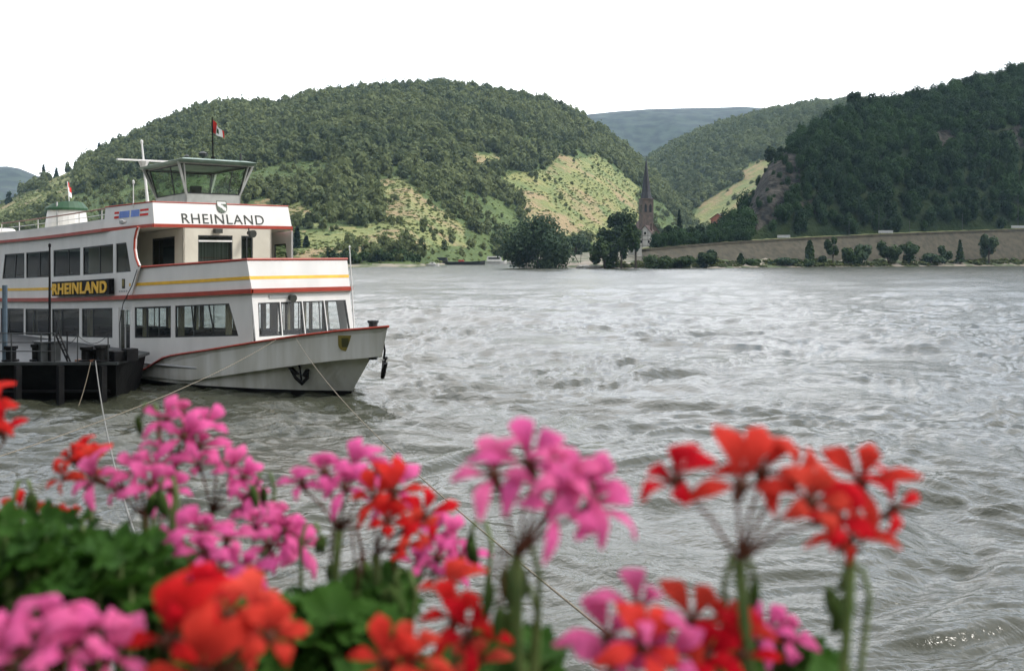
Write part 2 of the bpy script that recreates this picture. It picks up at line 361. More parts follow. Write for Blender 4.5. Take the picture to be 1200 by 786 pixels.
# --- main hill on the left bank
dA = lambda x: float(np.interp(x, [-300, 200, 500, 700, 760, 860], [1250, 1150, 1180, 1230, 1290, 1400]))
A = Hill([(-300, 520, .2), (330, 428, .2), (480, 424, .2), (520, 500, .3), (600, 610, .6), (700, 730, 2), (860, 900, 3)],
         ridge_px([(-300, 268), (-100, 248), (0, 232), (30, 216), (60, 203), (100, 184), (140, 165), (170, 152), (205, 136), (240, 124), (265, 121), (300, 120), (322, 123), (345, 115), (380, 107), (440, 101),
                   (500, 97), (550, 99), (600, 108), (640, 117), (665, 125), (690, 141), (715, 155), (752, 188), (780, 214), (800, 240), (815, 264), (830, 288), (860, 300)], dA), .95, 5, 1)
A.ridge = [(x, d, z - 7.0) for x, d, z in A.ridge]
VA = [[(450, 212), (470, 210), (500, 235), (540, 262), (548, 288), (500, 292), (418, 291), (412, 275), (445, 262)],
      [(328, 262), (350, 268), (440, 272), (445, 296), (330, 302)], [(318, 238), (352, 238), (372, 262), (330, 262)],
      [(545, 182), (585, 186), (602, 197), (585, 203), (555, 200)], [(592, 206), (640, 204), (655, 184), (705, 182), (732, 205), (752, 238), (765, 285), (700, 288), (660, 250), (608, 246)],
      [(600, 246), (660, 248), (700, 286), (640, 280)], [(-60, 265), (60, 212), (95, 200), (80, 235), (-60, 290)], [(150, 300), (330, 286), (330, 305), (150, 308)]]
BA = [[(596, 210), (622, 208), (655, 244), (625, 246), (602, 226)], [(636, 204), (660, 184), (706, 183), (690, 192), (650, 210)], [(545, 182), (560, 184), (556, 198)], [(448, 212), (462, 211), (462, 226), (450, 232)], [(398, 238), (418, 236), (415, 246)], [(352, 262), (440, 270), (430, 274), (350, 268)], [(600, 112), (648, 118), (648, 121), (600, 116)], [(640, 256), (690, 266), (680, 272), (640, 262)], [(720, 270), (770, 268), (770, 282), (720, 282)], [(60, 205), (80, 198), (82, 206), (60, 213)], [(300, 232), (322, 236), (318, 246), (302, 244)]]
def mask(polys, xp, D, Z, wob=6, seed=0):
    py = HY - (Z - EYE) / D * F; wx = xp + (fbm(xp * .06 + seed, py * .06, 3) - .5) * wob * 4; wy = py + (fbm(xp * .06 + 30 + seed, py * .06, 3) - .5) * wob * 3
    k = np.zeros(xp.shape, bool)
    for p in polys: k |= inpoly(wx, wy, p)
    return k
def attrA(xp, D, Z):
    return {'vine': mask(VA, xp, D, Z, 5, 3).astype(float), 'bare': mask(BA, xp, D, Z, 4, 5).astype(float), 'rock': np.zeros(xp.shape)}
tA = terrain_mat('hill ground', ((.06, .09, .035), (.11, .15, .055)), ((.1, .08, .06), (.2, .16, .12)), (.14, .185, .075), (.26, .26, .105), (.34, .265, .15))
A.mesh('hill', tA, -300, 860, 520, 150, attrA)
# --- valley side on the right, half behind the main hill
dC = lambda x: float(np.interp(x, [690, 800, 1000, 1300], [1900, 1750, 1600, 1500]))
Ch = Hill([(690, 1150, 4), (900, 900, 6), (1300, 850, 8)], ridge_px([(690, 236), (730, 205), (760, 183), (800, 160), (850, 141), (900, 128), (950, 118), (1000, 115), (1060, 116), (1300, 120)], dC), .95, 6, 21)
Ch.ridge = [(x, d, z - 9.0) for x, d, z in Ch.ridge]
VC = [[(895, 186), (910, 190), (905, 275), (812, 272), (824, 236), (866, 214), (880, 190)]]
BC = [[(874, 190), (900, 186), (900, 196), (876, 198)], [(862, 208), (886, 206), (880, 214)], [(842, 232), (858, 222), (862, 232)]]
attrC = lambda xp, D, Z: {'vine': mask(VC, xp, D, Z, 4, 13).astype(float), 'bare': mask(BC, xp, D, Z, 3, 15).astype(float), 'rock': np.zeros(xp.shape)}
Ch.mesh('hill', tA, 690, 1300, 260, 110, attrC)
# --- far hills
tF = noise_mat('far wooded hill', (.005, .013, .014), (.030, .050, .036), .03, .9, bump=1, bscale=.05, detail=9, lo=.42, hi=.60)
dB = lambda x: 3300.0
Bh = Hill([(600, 2300, 10), (1200, 2300, 10)], ridge_px([(600, 155), (660, 142), (690, 134), (720, 131), (760, 128), (800, 127), (850, 126), (870, 125), (895, 127), (930, 133), (1200, 150)], dB), .9, 14, 41); Bh.mesh('far_hill', tF, 600, 1200, 240, 60)
dE = lambda x: float(np.interp(x, [-6000, -2500, -700, -400], [520, 850, 2000, 2600]))
Eh = Hill([(-6000, 320, 2), (-2500, 500, 2), (-700, 1300, 4), (-400, 1900, 5), (140, 1900, 5)], ridge_px([(-6000, -400), (-2500, -60), (-700, 150), (-400, 200), (-100, 198), (-20, 196), (10, 195), (30, 199), (45, 208), (80, 218), (140, 240)], dE), .9, 12, 51); Eh.mesh('far_hill', tF, -6000, 140, 420, 50)
# --- steep wooded hill with crags on the right bank
dD = lambda x: float(np.interp(x, [836, 870, 900, 950, 1050, 1200, 1400], [500, 505, 515, 540, 590, 640, 690]))
ED = [(834, 286), (848, 279), (861, 266), (874, 248), (883, 227), (892, 208), (901, 194), (918, 180), (938, 169), (960, 156), (985, 143), (1010, 133), (1060, 126), (1100, 116), (1150, 101), (1200, 92), (1300, 70), (1450, 50)]
Dh = Hill([(832, 446, 9), (870, 441, 9.6), (900, 446, 10.2), (950, 456, 11.4), (1050, 478, 13.6), (1200, 508, 16.4), (1450, 555, 20)], ridge_px(ED, dD), .72, 5, 61, back=1.6)
RD = [[(874, 250), (882, 222), (896, 192), (922, 180), (944, 188), (936, 214), (920, 238), (910, 262), (884, 270)], [(934, 238), (960, 226), (962, 246), (940, 252)], [(1102, 152), (1126, 150), (1122, 170), (1100, 178), (1094, 166)], [(1176, 152), (1198, 148), (1200, 176), (1182, 174)], [(852, 266), (866, 246), (868, 262)]]
def attrD(xp, D, Z):
    r = mask(RD, xp, D, Z, 4, 23).astype(float); return {'vine': np.zeros(xp.shape), 'bare': np.zeros(xp.shape), 'rock': r}
bx = np.linspace(-1500, 1500, 90); by = np.array([-45, -60, -90, -140, -200, -280, -380, -520]); bz = np.array([3.2, 5, 16, 52, 92, 130, 150, 140])
BX = np.repeat(bx[None], len(by), 0); BY = np.repeat(by[:, None], len(bx), 1) * (1 + .25 * (fbm(BX * .004, BX * 0, 2) - .5)); BZ = bz[:, None] * (.75 + .5 * fbm(BX * .003 + 3, BY * .004, 3)) + (fbm(BX * .06, BY * .06, 3) - .5) * 9 * (BY < -60)
tag(np_mesh('hill', np.stack([BX, BY, BZ], -1).reshape(-1, 3), grid_faces(len(by), len(bx)), noise_mat('added hillside behind viewer', (.018, .03, .014), (.06, .075, .04), .08, .95, bump=1, detail=8)), kind='structure')  # unseen hill added behind the viewer to darken reflections and the boat's side
tD = terrain_mat('crag hill ground', ((.012, .024, .009), (.028, .042, .014)), ((.008, .009, .008), (.064, .058, .047)), (.05, .07, .02), (.07, .1, .03), (.2, .16, .1))
Dh.mesh('hill', tD, 832, 1450, 460, 170, attrD)

# ================================================================== WOODS (instanced crowns: nobody could count these)
def crown_arrays(rng, n, rx, rz, leaf, lobes=7, flat=0.0, cz=None):
    """leaf-clump faces through a lumpy crown; returns verts, quads, tint per vertex"""
    c = rng.normal(size=(lobes, 3)); c /= np.linalg.norm(c, axis=1)[:, None]; c *= np.array([rx, rx, rz]) * (.35 + .3 * rng.rand(lobes, 1)); lr = (.42 + .22 * rng.rand(lobes))
    k = rng.randint(0, lobes, n); dv = rng.normal(size=(n, 3)); dv /= np.linalg.norm(dv, axis=1)[:, None]
    rad = rng.rand(n, 1) ** .35
    p = c[k] + dv * rad * lr[k][:, None] * np.array([rx, rx, rz])
    nrm = dv + rng.normal(size=(n, 3)) * .28 + np.array([0, 0, .2]); nrm /= np.linalg.norm(nrm, axis=1)[:, None]
    a = np.cross(nrm, rng.normal(size=(n, 3))); a /= np.linalg.norm(a, axis=1)[:, None]; b = np.cross(nrm, a)
    s = leaf * (.6 + .8 * rng.rand(n, 1))
    q = np.stack([p - a * s - b * s * .6, p + a * s * .8 - b * s * .7, p + a * s + b * s * .7, p - a * s * .7 + b * s * .9], 1)
    q += rng.normal(size=q.shape) * leaf * .12
    tint = np.clip(.5 + (rng.rand(lobes)[k] - .5) * .7 + (rng.rand(n) - .5) * .5, 0, 1)
    V = q.reshape(-1, 3)
    if cz is not None: V = V + np.array([0, 0, cz])
    return V, np.arange(4 * n).reshape(n, 4), np.repeat(tint, 4)

protos = bpy.data.collections.new('crown shapes'); protos_c = bpy.data.collections.new('conifer shapes'); protos_s = bpy.data.collections.new('shrub shapes')
def proto(coll, i, n, rx, rz, leaf, lobes, cz):
    V, Q, tn = crown_arrays(np.random.RandomState(100 + i), n, rx, rz, leaf, lobes, cz=cz)
    o = np_mesh('crown_shape_%d' % i, V, Q, None, {'leaf': tn}, smooth=False, do_link=False); coll.objects.link(o); return o
PR = [proto(protos, i, 300, 1.0, 1.05 + .12 * (i % 3), .17, 8, .9) for i in range(6)]
PF = bpy.data.collections.new('fine crown shapes'); PRF = [proto(PF, 20 + i, 1100, 1.0, 1.1 + .12 * (i % 3), .085, 11, .9) for i in range(6)]
PS = [proto(protos_s, 40 + i, 90, 1.0, .8, .24, 4, .55) for i in range(4)]
def gn_scatter(name, X, D, Z, sc, tint, coll, objs, mat, kind='stuff'):
    for o in objs:
        if not o.data.materials: o.data.materials.append(mat)
    n = len(X); me = bpy.data.meshes.new(name); me.vertices.add(n); me.vertices.foreach_set('co', np.stack([X, D, Z], -1).astype(np.float32).ravel())
    r = np.random.RandomState(n)
    me.attributes.new('sc', 'FLOAT_VECTOR', 'POINT').data.foreach_set('vector', sc.astype(np.float32).ravel())
    rot = np.zeros((n, 3)); rot[:, 2] = r.rand(n) * 6.28; rot[:, 0] = r.normal(size=n) * .08
    me.attributes.new('rot', 'FLOAT_VECTOR', 'POINT').data.foreach_set('vector', rot.astype(np.float32).ravel())
    me.attributes.new('tint', 'FLOAT', 'POINT').data.foreach_set('value', tint.astype(np.float32))
    a = me.attributes.new('idx', 'INT', 'POINT'); a.data.foreach_set('value', r.randint(0, len(objs), n).astype(np.int32))
    o = bpy.data.objects.new(name, me); link(o); tag(o, kind=kind)
    g = bpy.data.node_groups.new(name + ' scatter', 'GeometryNodeTree')
    g.interface.new_socket('Geometry', in_out='INPUT', socket_type='NodeSocketGeometry'); g.interface.new_socket('Geometry', in_out='OUTPUT', socket_type='NodeSocketGeometry')
    gi = g.nodes.new('NodeGroupInput'); go = g.nodes.new('NodeGroupOutput'); iop = g.nodes.new('GeometryNodeInstanceOnPoints'); ci = g.nodes.new('GeometryNodeCollectionInfo')
    ci.inputs[0].default_value = coll; ci.inputs[1].default_value = True; ci.inputs[2].default_value = True
    def na(nm, ty):
        x = g.nodes.new('GeometryNodeInputNamedAttribute'); x.data_type = ty; x.inputs[0].default_value = nm; return x.outputs[0]
    g.links.new(gi.outputs[0], iop.inputs['Points']); g.links.new(ci.outputs[0], iop.inputs['Instance']); iop.inputs['Pick Instance'].default_value = True
    g.links.new(na('idx', 'INT'), iop.inputs['Instance Index']); g.links.new(na('sc', 'FLOAT_VECTOR'), iop.inputs['Scale'])
    e2r = g.nodes.new('FunctionNodeEulerToRotation'); g.links.new(na('rot', 'FLOAT_VECTOR'), e2r.inputs[0]); g.links.new(e2r.outputs[0], iop.inputs['Rotation'])
    g.links.new(iop.outputs[0], go.inputs[0])
    md = o.modifiers.new('scatter', 'NODES'); md.node_group = g
    return o
def inst_leaf_mat(name, c1, c2, c3, trans=.2):
    """c1..c2 by the tree's own tint, pulled towards c3 by each leaf clump"""
    m, t, b = new_mat(name); b.inputs['Roughness'].default_value = .8; b.inputs['Specular IOR Level'].default_value = .1
    a = t.nodes.new('ShaderNodeAttribute'); a.attribute_type = 'INSTANCER'; a.attribute_name = 'tint'
    l = t.nodes.new('ShaderNodeAttribute'); l.attribute_name = 'leaf'
    r = t.nodes.new('ShaderNodeMixRGB'); r.inputs[1].default_value = (*c1, 1); r.inputs[2].default_value = (*c2, 1); t.links.new(a.outputs['Fac'], r.inputs[0])
    q = t.nodes.new('ShaderNodeMixRGB'); q.inputs[2].default_value = (*c3, 1); t.links.new(r.outputs[0], q.inputs[1])
    ml = t.nodes.new('ShaderNodeMath'); ml.operation = 'MULTIPLY'; ml.inputs[1].default_value = .55; t.links.new(l.outputs['Fac'], ml.inputs[0]); t.links.new(ml.outputs[0], q.inputs[0])
    t.links.new(q.outputs[0], b.inputs['Base Color'])
    tr = t.nodes.new('ShaderNodeBsdfTranslucent'); t.links.new(q.outputs[0], tr.inputs[0])
    ms = t.nodes.new('ShaderNodeMixShader'); ms.inputs[0].default_value = trans
    t.links.new(b.outputs[0], ms.inputs[1]); t.links.new(tr.outputs[0], ms.inputs[2]); t.links.new(ms.outputs[0], t.nodes['Material Output'].inputs[0])
    return m
mW = inst_leaf_mat('woodland leaves', (.062, .088, .042), (.155, .185, .078), (.135, .16, .07), .3)
mWd = inst_leaf_mat('backlit woodland leaves', (.006, .020, .008), (.032, .070, .022), (.036, .070, .022))  # shade of the backlit right-hand hill is put into these leaf colours
mS = inst_leaf_mat('vineyard leaves', (.12, .175, .065), (.23, .25, .095), (.17, .21, .08))

# woods on the main hill: denser and darker above, scrub between the vineyards
X, D, Z, xp, t = A.scatter(-290, 850, 6.9, 5)
v = mask(VA, xp, D, Z, 5, 3); bare = mask(BA, xp, D, Z, 4, 5); r = np.random.RandomState(8); u = r.rand(len(X))
patch = fbm(X * .018, D * .018, 3)
hedge = v & (fbm(X * .03 + 5, D * .03, 3) > .66)
keep = (~v & ~bare & (t > .012)) | (hedge & ~bare & (u < .7)) | (v & (u < .025))
lowgap = (~v) & (t < .55) & (fbm(X * .016 + 40, D * .016, 3) < .47)
keep &= ~lowgap | (u < .3)
big = .55 + .9 * r.rand(len(X)); dark = np.clip((patch - .38) * 2.4 + (u - .5) * 1.0 - .25 * (v | lowgap), 0, 1)
rad = np.where(v, 1.7, np.where(lowgap, 2.2, np.where(t < .3, 2.8 + 5 * t, 4.3))) * (.5 + .95 * r.rand(len(X)))
sc = np.stack([rad, rad, rad * (.8 + .5 * r.rand(len(X)))], -1); k = keep
gn_scatter('forest', X[k], D[k], Z[k] - .4 * rad[k] * .5, sc[k], np.clip(1 - dark, 0, 1)[k], protos, PR, mW)
# low vines and scrub on the vineyard slopes
X, D, Z, xp, t = A.scatter(-290, 850, 3.4, 6); v = mask(VA, xp, D, Z, 5, 3); bare = mask(BA, xp, D, Z, 4, 5); r = np.random.RandomState(9)
k = ((v & (fbm(X * .05, D * .05, 3) > .42)) | ((t < .5) & (r.rand(len(X)) < .4))) & ~(bare & (fbm(X * .04, D * .04, 3) > .45)); rad = (.45 + .75 * r.rand(len(X))); sc = np.stack([rad * 1.3, rad * 1.3, rad * .7], -1)
gn_scatter('vineyard', X[k], D[k], Z[k] - .2, sc[k], r.rand(k.sum()), protos_s, PS, mS)
# woods on the valley side
X, D, Z, xp, t = Ch.scatter(700, 1120, 9.5, 15); v = mask(VC, xp, D, Z, 4, 13); r = np.random.RandomState(18); k = ~v | (r.rand(len(X)) < .07); rad = np.where(v, 3, 6.0) * (.7 + .6 * r.rand(len(X)))
sc = np.stack([rad, rad, rad], -1); gn_scatter('forest', X[k], D[k], Z[k] - 2, sc[k], np.clip(fbm(X * .01, D * .01, 3) * 1.6 - .5 + .3 * r.rand(len(X)), 0, 1)[k], protos, PR, mW)
# woods on the right-hand hill, leaf colour darkened for the backlit slope
X, D, Z, xp, t = Dh.scatter(834, 1440, 4.3, 25, 1.12); rk = mask(RD, xp, D, Z, 4, 23); r = np.random.RandomState(28); u = r.rand(len(X))
k = (~rk & (t > -.01)) | (u < .5); rad = np.where(rk, 1.3, 2.9) * (.65 + .75 * r.rand(len(X))); k &= ~((xp < 852) & (t > .9) & (u < .3))
sc = np.stack([rad, rad, rad * (.9 + .5 * r.rand(len(X)))], -1)
gn_scatter('forest', X[k], D[k], Z[k] - .8, sc[k], np.clip(fbm(X * .03, D * .03, 3) * 1.8 - .5 + .9 * (u - .5), 0, 1)[k], PF, PRF, mWd)
# ================================================================== RIGHT BANK
YW_T = ([560, 600, 640, 700, 760, 850, 900, 1000, 1200, 1500, 1900], [386, 386, 384, 380, 374, 396, 406, 428, 462, 520, 600])
def YW(x): return np.interp(x, *YW_T)
def bank():
    xs = np.linspace(600, 1900, 400); off = np.array([-3, 0, 1.5, 4, 8, 14, 30, 60, 90, 200, 480])
    zz = np.array([-.8, -.05, .25, .6, 1.3, 2.1, 2.6, 3.2, 3.4, 5, 6])
    D = YW(xs)[None] + off[:, None]; X = (xs[None] - CX) / F * D; Z = np.repeat(zz[:, None], len(xs), 1)
    Z = Z + (fbm(X * .25, D * .25, 3) - .5) * .7 * np.clip(off[:, None], 0, 4) / 4
    edge = np.clip((xs - 600) / 30, 0, 1)[None]; Z = Z * edge - (1 - edge) * .8
    # the road and railway shelf behind the stone embankment
    sh = (np.clip((xs - 752) / 12, 0, 1)[None]) * (off[:, None] >= 30); zs = np.interp(xs, WX, WZ)[None] + .0
    Z = np.where(sh > 0, Z * (1 - sh) + (zs - .25) * sh, Z)
    m = noise_mat('river bank gravel and grass', (.22, .19, .15), (.05, .07, .025), .16, .95, bump=.6, detail=9, lo=.47, hi=.55)
    o = np_mesh('river_bank', np.stack([X, D, Z], -1).reshape(-1, 3), grid_faces(len(off), len(xs)), m); tag(o, kind='structure')
# top edge of the embankment
WXp = [(752, 292), (800, 287.5), (850, 283.5), (950, 278), (1050, 273.5), (1200, 268), (1450, 259), (1900, 245)]
WX = [p[0] for p in WXp]; WZ = [EYE + (HY - y) / F * (YW(x) + 25) for x, y in WXp]
bank()
def embankment():
    xs = np.linspace(752, 1900, 220); zt = np.interp(xs, WX, WZ); f0 = YW(xs) + 13.5
    rows = [(f0, np.full_like(xs, 1.6)), (f0 + 11.5, zt - .9), (f0 + 11.2, zt - .88), (f0 + 11.25, zt), (f0 + 12.0, zt + .02), (f0 + 12.1, zt - .5)]
    V = np.stack([np.stack([(xs - CX) / F * d, d, z], -1) for d, z in rows], 0).reshape(-1, 3)
    m = noise_mat('stone revetment', (.022, .020, .012), (.076, .066, .041), .45, .95, bump=.8, detail=12, bscale=1.2, lo=.22, hi=.78)
    o = np_mesh('stone_embankment', V, grid_faces(len(rows), len(xs)), m, smooth=False)
    tag(o, 'long sloping brown stone embankment wall rising along the far right bank', 'embankment')
    g = noise_mat('roadside grass', (.06, .085, .02), (.14, .13, .045), .3, .95, bump=.5, detail=8)
    rows = [(f0 + 12.2, zt - .3), (f0 + 13, zt + .0), (f0 + 26, zt + .5), (f0 + 46, zt + .9)]
    V = np.stack([np.stack([(xs - CX) / F * d, d, z + (fbm(xs * .2, d * .2, 2) - .5) * .6], -1) for d, z in rows], 0).reshape(-1, 3)
    o = np_mesh('grass_verge', V, grid_faces(len(rows), len(xs)), g); tag(o, kind='structure')
embankment()

PB = bpy.data.collections.new('undergrowth shapes'); PSB = [proto(PB, 60 + i, 80, 1.0, .8, .26, 4, .5) for i in range(4)]; mSB = inst_leaf_mat('bank weeds', (.04, .06, .02), (.10, .115, .045), (.08, .10, .035))
# ------------------------------------------------------------------ single trees and shrubs
mBark = noise_mat('bark', (.04, .032, .024), (.09, .075, .055), 2, .95)
mT = {'willow': leaf_mat('willow leaves', (.030, .058, .030), (.070, .105, .055)), 'dark': leaf_mat('dark tree leaves', (.013, .030, .011), (.036, .062, .022)),
      'mid': leaf_mat('tree leaves', (.02, .045, .014), (.055, .09, .03)), 'conifer': leaf_mat('conifer needles', (.010, .024, .012), (.024, .044, .02)),
      'shrub': leaf_mat('shrub leaves', (.020, .042, .013), (.055, .088, .03)), 'hazel': leaf_mat('yellowish shrub leaves', (.045, .065, .02), (.09, .115, .035))}
def tree(name, label, x, ybase, ytop, wpx, d, kind='mid', group=None, n=1500, seed=0, trunk=.16, shape='round', lean=0, cat=None, lobes=None):
    px = d / F; base = W(x, ybase, d); h = (ybase - ytop) * px; rx = wpx * px / 2 * 1.12; rng = np.random.RandomState(seed + int(x * 7) % 900)
    root = empty(name, base); tag(root, label, cat or ('shrub' if 'shrub' in name or 'bush' in name else 'tree'), group)
    tb = MB(); th = h * trunk; r0 = max(.05, h * .022)
    top = Vector((lean * h, 0, h * .72))
    tb.tube([(0, 0, -.6), (0, 0, th), top * .6 + Vector((0, 0, 0)), top], [r0 * 1.25, r0, r0 * .6, r0 * .15], 7)
    leaf = max(.18, 1.35 * px * (1.2 if shape != 'cone' else 1.0))
    if shape == 'cone':
        k = rng.rand(n) ** .6; z = th + (h - th) * (1 - k); rr = rx * (k * .98 + .02) * (.75 + .25 * np.sin(z / h * 40)); a = rng.rand(n) * 6.283; q = rng.rand(n) ** .4
        p = np.stack([rr * q * np.cos(a), rr * q * np.sin(a), z - rr * q * .35], -1); nrm = np.stack([np.cos(a) * .5, np.sin(a) * .5, np.ones(n)], -1) + rng.normal(size=(n, 3)) * .4
        ti = np.clip(rng.rand(n), 0, 1)
    elif shape == 'column':
        k = rng.rand(n); z = th * .4 + (h - th * .4) * k; rr = rx * np.sin(np.clip(k * .93 + .07, 0, 1) ** .7 * math.pi) ** .7 * .95 + .05 * rx; a = rng.rand(n) * 6.283; q = rng.rand(n) ** .45
        p = np.stack([rr * q * np.cos(a), rr * q * np.sin(a), z], -1); nrm = p * np.array([1, 1, .2]) + rng.normal(size=(n, 3)) * rx * .5; ti = rng.rand(n)
    else:
        lobes = lobes or int(6 + 5 * rng.rand()); ch = h - th; c = rng.normal(size=(lobes, 3)); c /= np.linalg.norm(c, axis=1)[:, None]
        c *= np.array([rx, rx, ch / 2]) * (.34 + .62 * rng.rand(lobes, 1)); lr = (.30 + .34 * rng.rand(lobes)) + (.12 if lobes > 14 else 0)
        if shape == 'bush': c[:, 2] = -c[:, 2] * .75 - ch * .08; c[:, :2] *= 1 + .25 * (c[:, 2:3] < 0)
        kk = rng.randint(0, lobes, n); dv = rng.normal(size=(n, 3)); dv /= np.linalg.norm(dv, axis=1)[:, None]
        p = c[kk] + dv * rng.rand(n, 1) ** .5 * lr[kk][:, None] * np.array([rx, rx, ch / 2 * 1.05]); p[:, 2] += th + ch / 2
        p[:, 2] = np.clip(p[:, 2], rng.rand(n) * h * .06, None); p[:, 0] += lean * p[:, 2]
        ti = np.clip(.5 + (rng.rand(lobes)[kk] - .5) * .8 + (rng.rand(n) - .5) * .5, 0, 1); nrm = dv + rng.normal(size=(n, 3)) * .5 + np.array([0, 0, .3])
        for j in range(min(5, lobes)): tb.tube([(0, 0, th * .8), Vector(c[j]) * .5 + Vector((lean * h * .4, 0, th + ch * .4)), Vector(c[j]) + Vector((lean * h * .5, 0, th + ch / 2))], [r0 * .5, r0 * .3, r0 * .08], 5)
    nrm /= np.linalg.norm(nrm, axis=1)[:, None]; a = np.cross(nrm, rng.normal(size=(n, 3))); a /= np.linalg.norm(a, axis=1)[:, None]; b = np.cross(nrm, a); s = leaf * (.5 + .8 * rng.rand(n, 1))
    q = np.stack([p - a * s - b * s * .5, p + a * s * .9 - b * s * .6, p + a * s * .8 + b * s * .7, p - a * s * .6 + b * s * .8], 1)
    tb.build('trunk', mBark, root)
    np_mesh('crown', q.reshape(-1, 3), np.arange(4 * n).reshape(n, 4), mT[kind], {'tint': np.repeat(ti, 4)}, smooth=False, parent=root)
    return root

tree('willow_tree', 'large bushy grey-green willow at the water edge, left end of the bank', 630, 314.5, 250, 62, 384, 'willow', n=9000, trunk=.03, lobes=18, shape='bush')
tree('willow_shrub', 'low grey-green shrub growing against the right foot of the big willow', 652, 314.2, 282, 30, 381, 'willow', n=1500, trunk=.04, shape='bush')
tree('round_tree', 'hazy round tree standing behind the big willow on the bank', 674, 304, 270, 36, 540, 'willow', n=1600, trunk=.1)
tree('broadleaf_tree', 'tallest dark spreading tree beside the church tower, left of the white gable', 731, 290, 247, 36, 452, 'dark', n=3400, trunk=.05, lobes=13)
tree('broadleaf_tree', 'rounded dark tree half hidden left of the church trees', 711, 303, 264, 26, 450, 'dark', n=1800, trunk=.1)
tree('waterside_tree', 'short thick tree with several stems at the water edge below the church', 709, 314.5, 276, 27, 378, 'shrub', n=2600, trunk=.04, lobes=11, shape='bush')
tree('waterside_tree', 'slender leaning tree at the water edge left of the hedge', 728, 314.5, 272, 16, 377, 'mid', n=1100, trunk=.3, lean=.08)
tree('waterside_tree', 'tall thin tree rising in front of the white church house', 745, 314.5, 262, 11, 376, 'mid', n=1100, trunk=.42, lean=-.08)
tree('waterside_shrub', 'wide low shrub below the church, left part of the hedge', 772, 315, 296, 36, 375, 'shrub', n=1700, trunk=.03, shape='bush')
tree('waterside_shrub', 'wide low shrub at the foot of the wall, right part of the hedge', 798, 314.4, 297, 32, 381, 'shrub', n=1500, trunk=.03, shape='bush')
tree('waterside_shrub', 'dense round dark bush standing against the foot of the stone wall', 827, 313, 288, 24, 390, 'dark', n=1900, trunk=.03, shape='bush')
tree('conifer', 'dark pointed conifer above the wall right of the church', 796, 284, 246, 13, 486, 'conifer', n=1500, trunk=.06, shape='cone')
for i, (x, yt, w, lb) in enumerate([(787, 264, 20, 'leafy tree close to the right side of the church roof'), (806, 264, 20, 'leafy tree just right of the pointed conifer'), (824, 266, 20, 'leafy tree left of the red gabled house'),
                                    (845, 266, 22, 'leafy tree standing in front of the red gabled house')]):
    tree('broadleaf_tree', lb, x, 289 - i * 1.5, yt, w, 470 - i, 'dark', 'trees above the stone wall', n=1900, trunk=.02)
r = np.random.RandomState(77); xp = 766 + 110 * r.rand(260); D = YW(xp) + 27 + 26 * r.rand(260); Zb = np.interp(xp, WX, WZ); rad = 1.1 + 1.5 * r.rand(260)
gn_scatter('undergrowth', (xp - CX) / F * D, D, Zb - .3, np.stack([rad, rad, rad * 1.15], -1), r.rand(260) * .8, PF, PRF, mWd)
r = np.random.RandomState(78); xp = 700 + 560 * r.rand(1500); D = YW(xp) + 1.5 + 12 * r.rand(1500) ** 1.3; k = (fbm(xp * .045, D * .1, 3) > .46); xp, D = xp[k], D[k]; rad = .35 + 1.1 * r.rand(len(xp)) ** 2.5; Zb = np.interp(D - YW(xp), [0, 4, 8, 14], [.1, .6, 1.3, 2.1])
gn_scatter('bank_undergrowth', (xp - CX) / F * D, D, Zb - .15, np.stack([rad * 1.3, rad * 1.3, rad * .9], -1), .4 + .6 * r.rand(len(xp)), PB, PSB, mSB)
tree('pine_tree', 'lone tree standing clear on the skyline of the dark right hill', 1000, 139, 110, 14, 556, 'dark', n=1100, trunk=.2)
tree('skyline_tree', 'bushy tree at the left brow of the crag hill', 908, 192, 170, 17, 517, 'dark', n=1100, trunk=.1)
SH = [(868, 311, 298, 7, 'column', 'thin upright shrub nearest the dense round bush'), (883, 312, 302, 17, 'bush', 'low rounded shrub between two bare gravel patches'), (916, 312, 301, 27, 'bush', 'broad low shrub under the leftmost white board'),
      (938, 312, 301, 23, 'bush', 'broad low shrub right of the leftmost white board'), (949, 308, 282, 9, 'column', 'slim upright sapling behind the broad low shrubs'), (964, 311, 299, 13, 'bush', 'small shrub between the slim sapling and the bushy pair'),
      (976, 307, 279, 14, 'round', 'young tree left of the bushy pair on the bank'), (994, 311, 280, 24, 'bush', 'left one of two full bushes that grow together'), (1010, 311, 283, 20, 'bush', 'right one of two full bushes that grow together'),
      (1041, 310.5, 281, 23, 'round', 'full young tree just below the middle white board'), (1063, 310, 284, 22, 'round', 'loose young tree right of the middle white board'), (1091, 309, 296, 20, 'bush', 'sparse low shrub on the gravel, mid right bank'),
      (1107, 308, 286, 11, 'round', 'thin sparse sapling on the right bank gravel'), (1125, 308.5, 281, 13, 'cone', 'narrow pointed sapling on the right bank'), (1159, 308, 275, 17, 'round', 'rightmost young tree with a bare stem on the bank')]
for i, (x, yb, yt, w, shp, lb) in enumerate(SH):
    tree('bank_shrub' if shp == 'bush' else 'bank_tree', lb, x, yb, yt, w, float(YW(x)) + 6, ['shrub', 'mid', 'willow'][i % 3], 'shrubs and young trees along the right bank', n=800 + int(w * 30), trunk=.03 if shp == 'bush' else (.25 if x == 1159 else .1), shape=shp, seed=i * 31)
for i, (x, yb, yt, w, lb) in enumerate([(348, 307, 265, 9, 'taller of two dark columnar poplars near the far shore'), (359, 306, 277, 8, 'shorter of two dark columnar poplars near the far shore')]):
    tree('poplar_tree', lb, x, yb, yt, w, 470, 'conifer', 'poplars on the far shore', n=900, trunk=.05, shape='column')
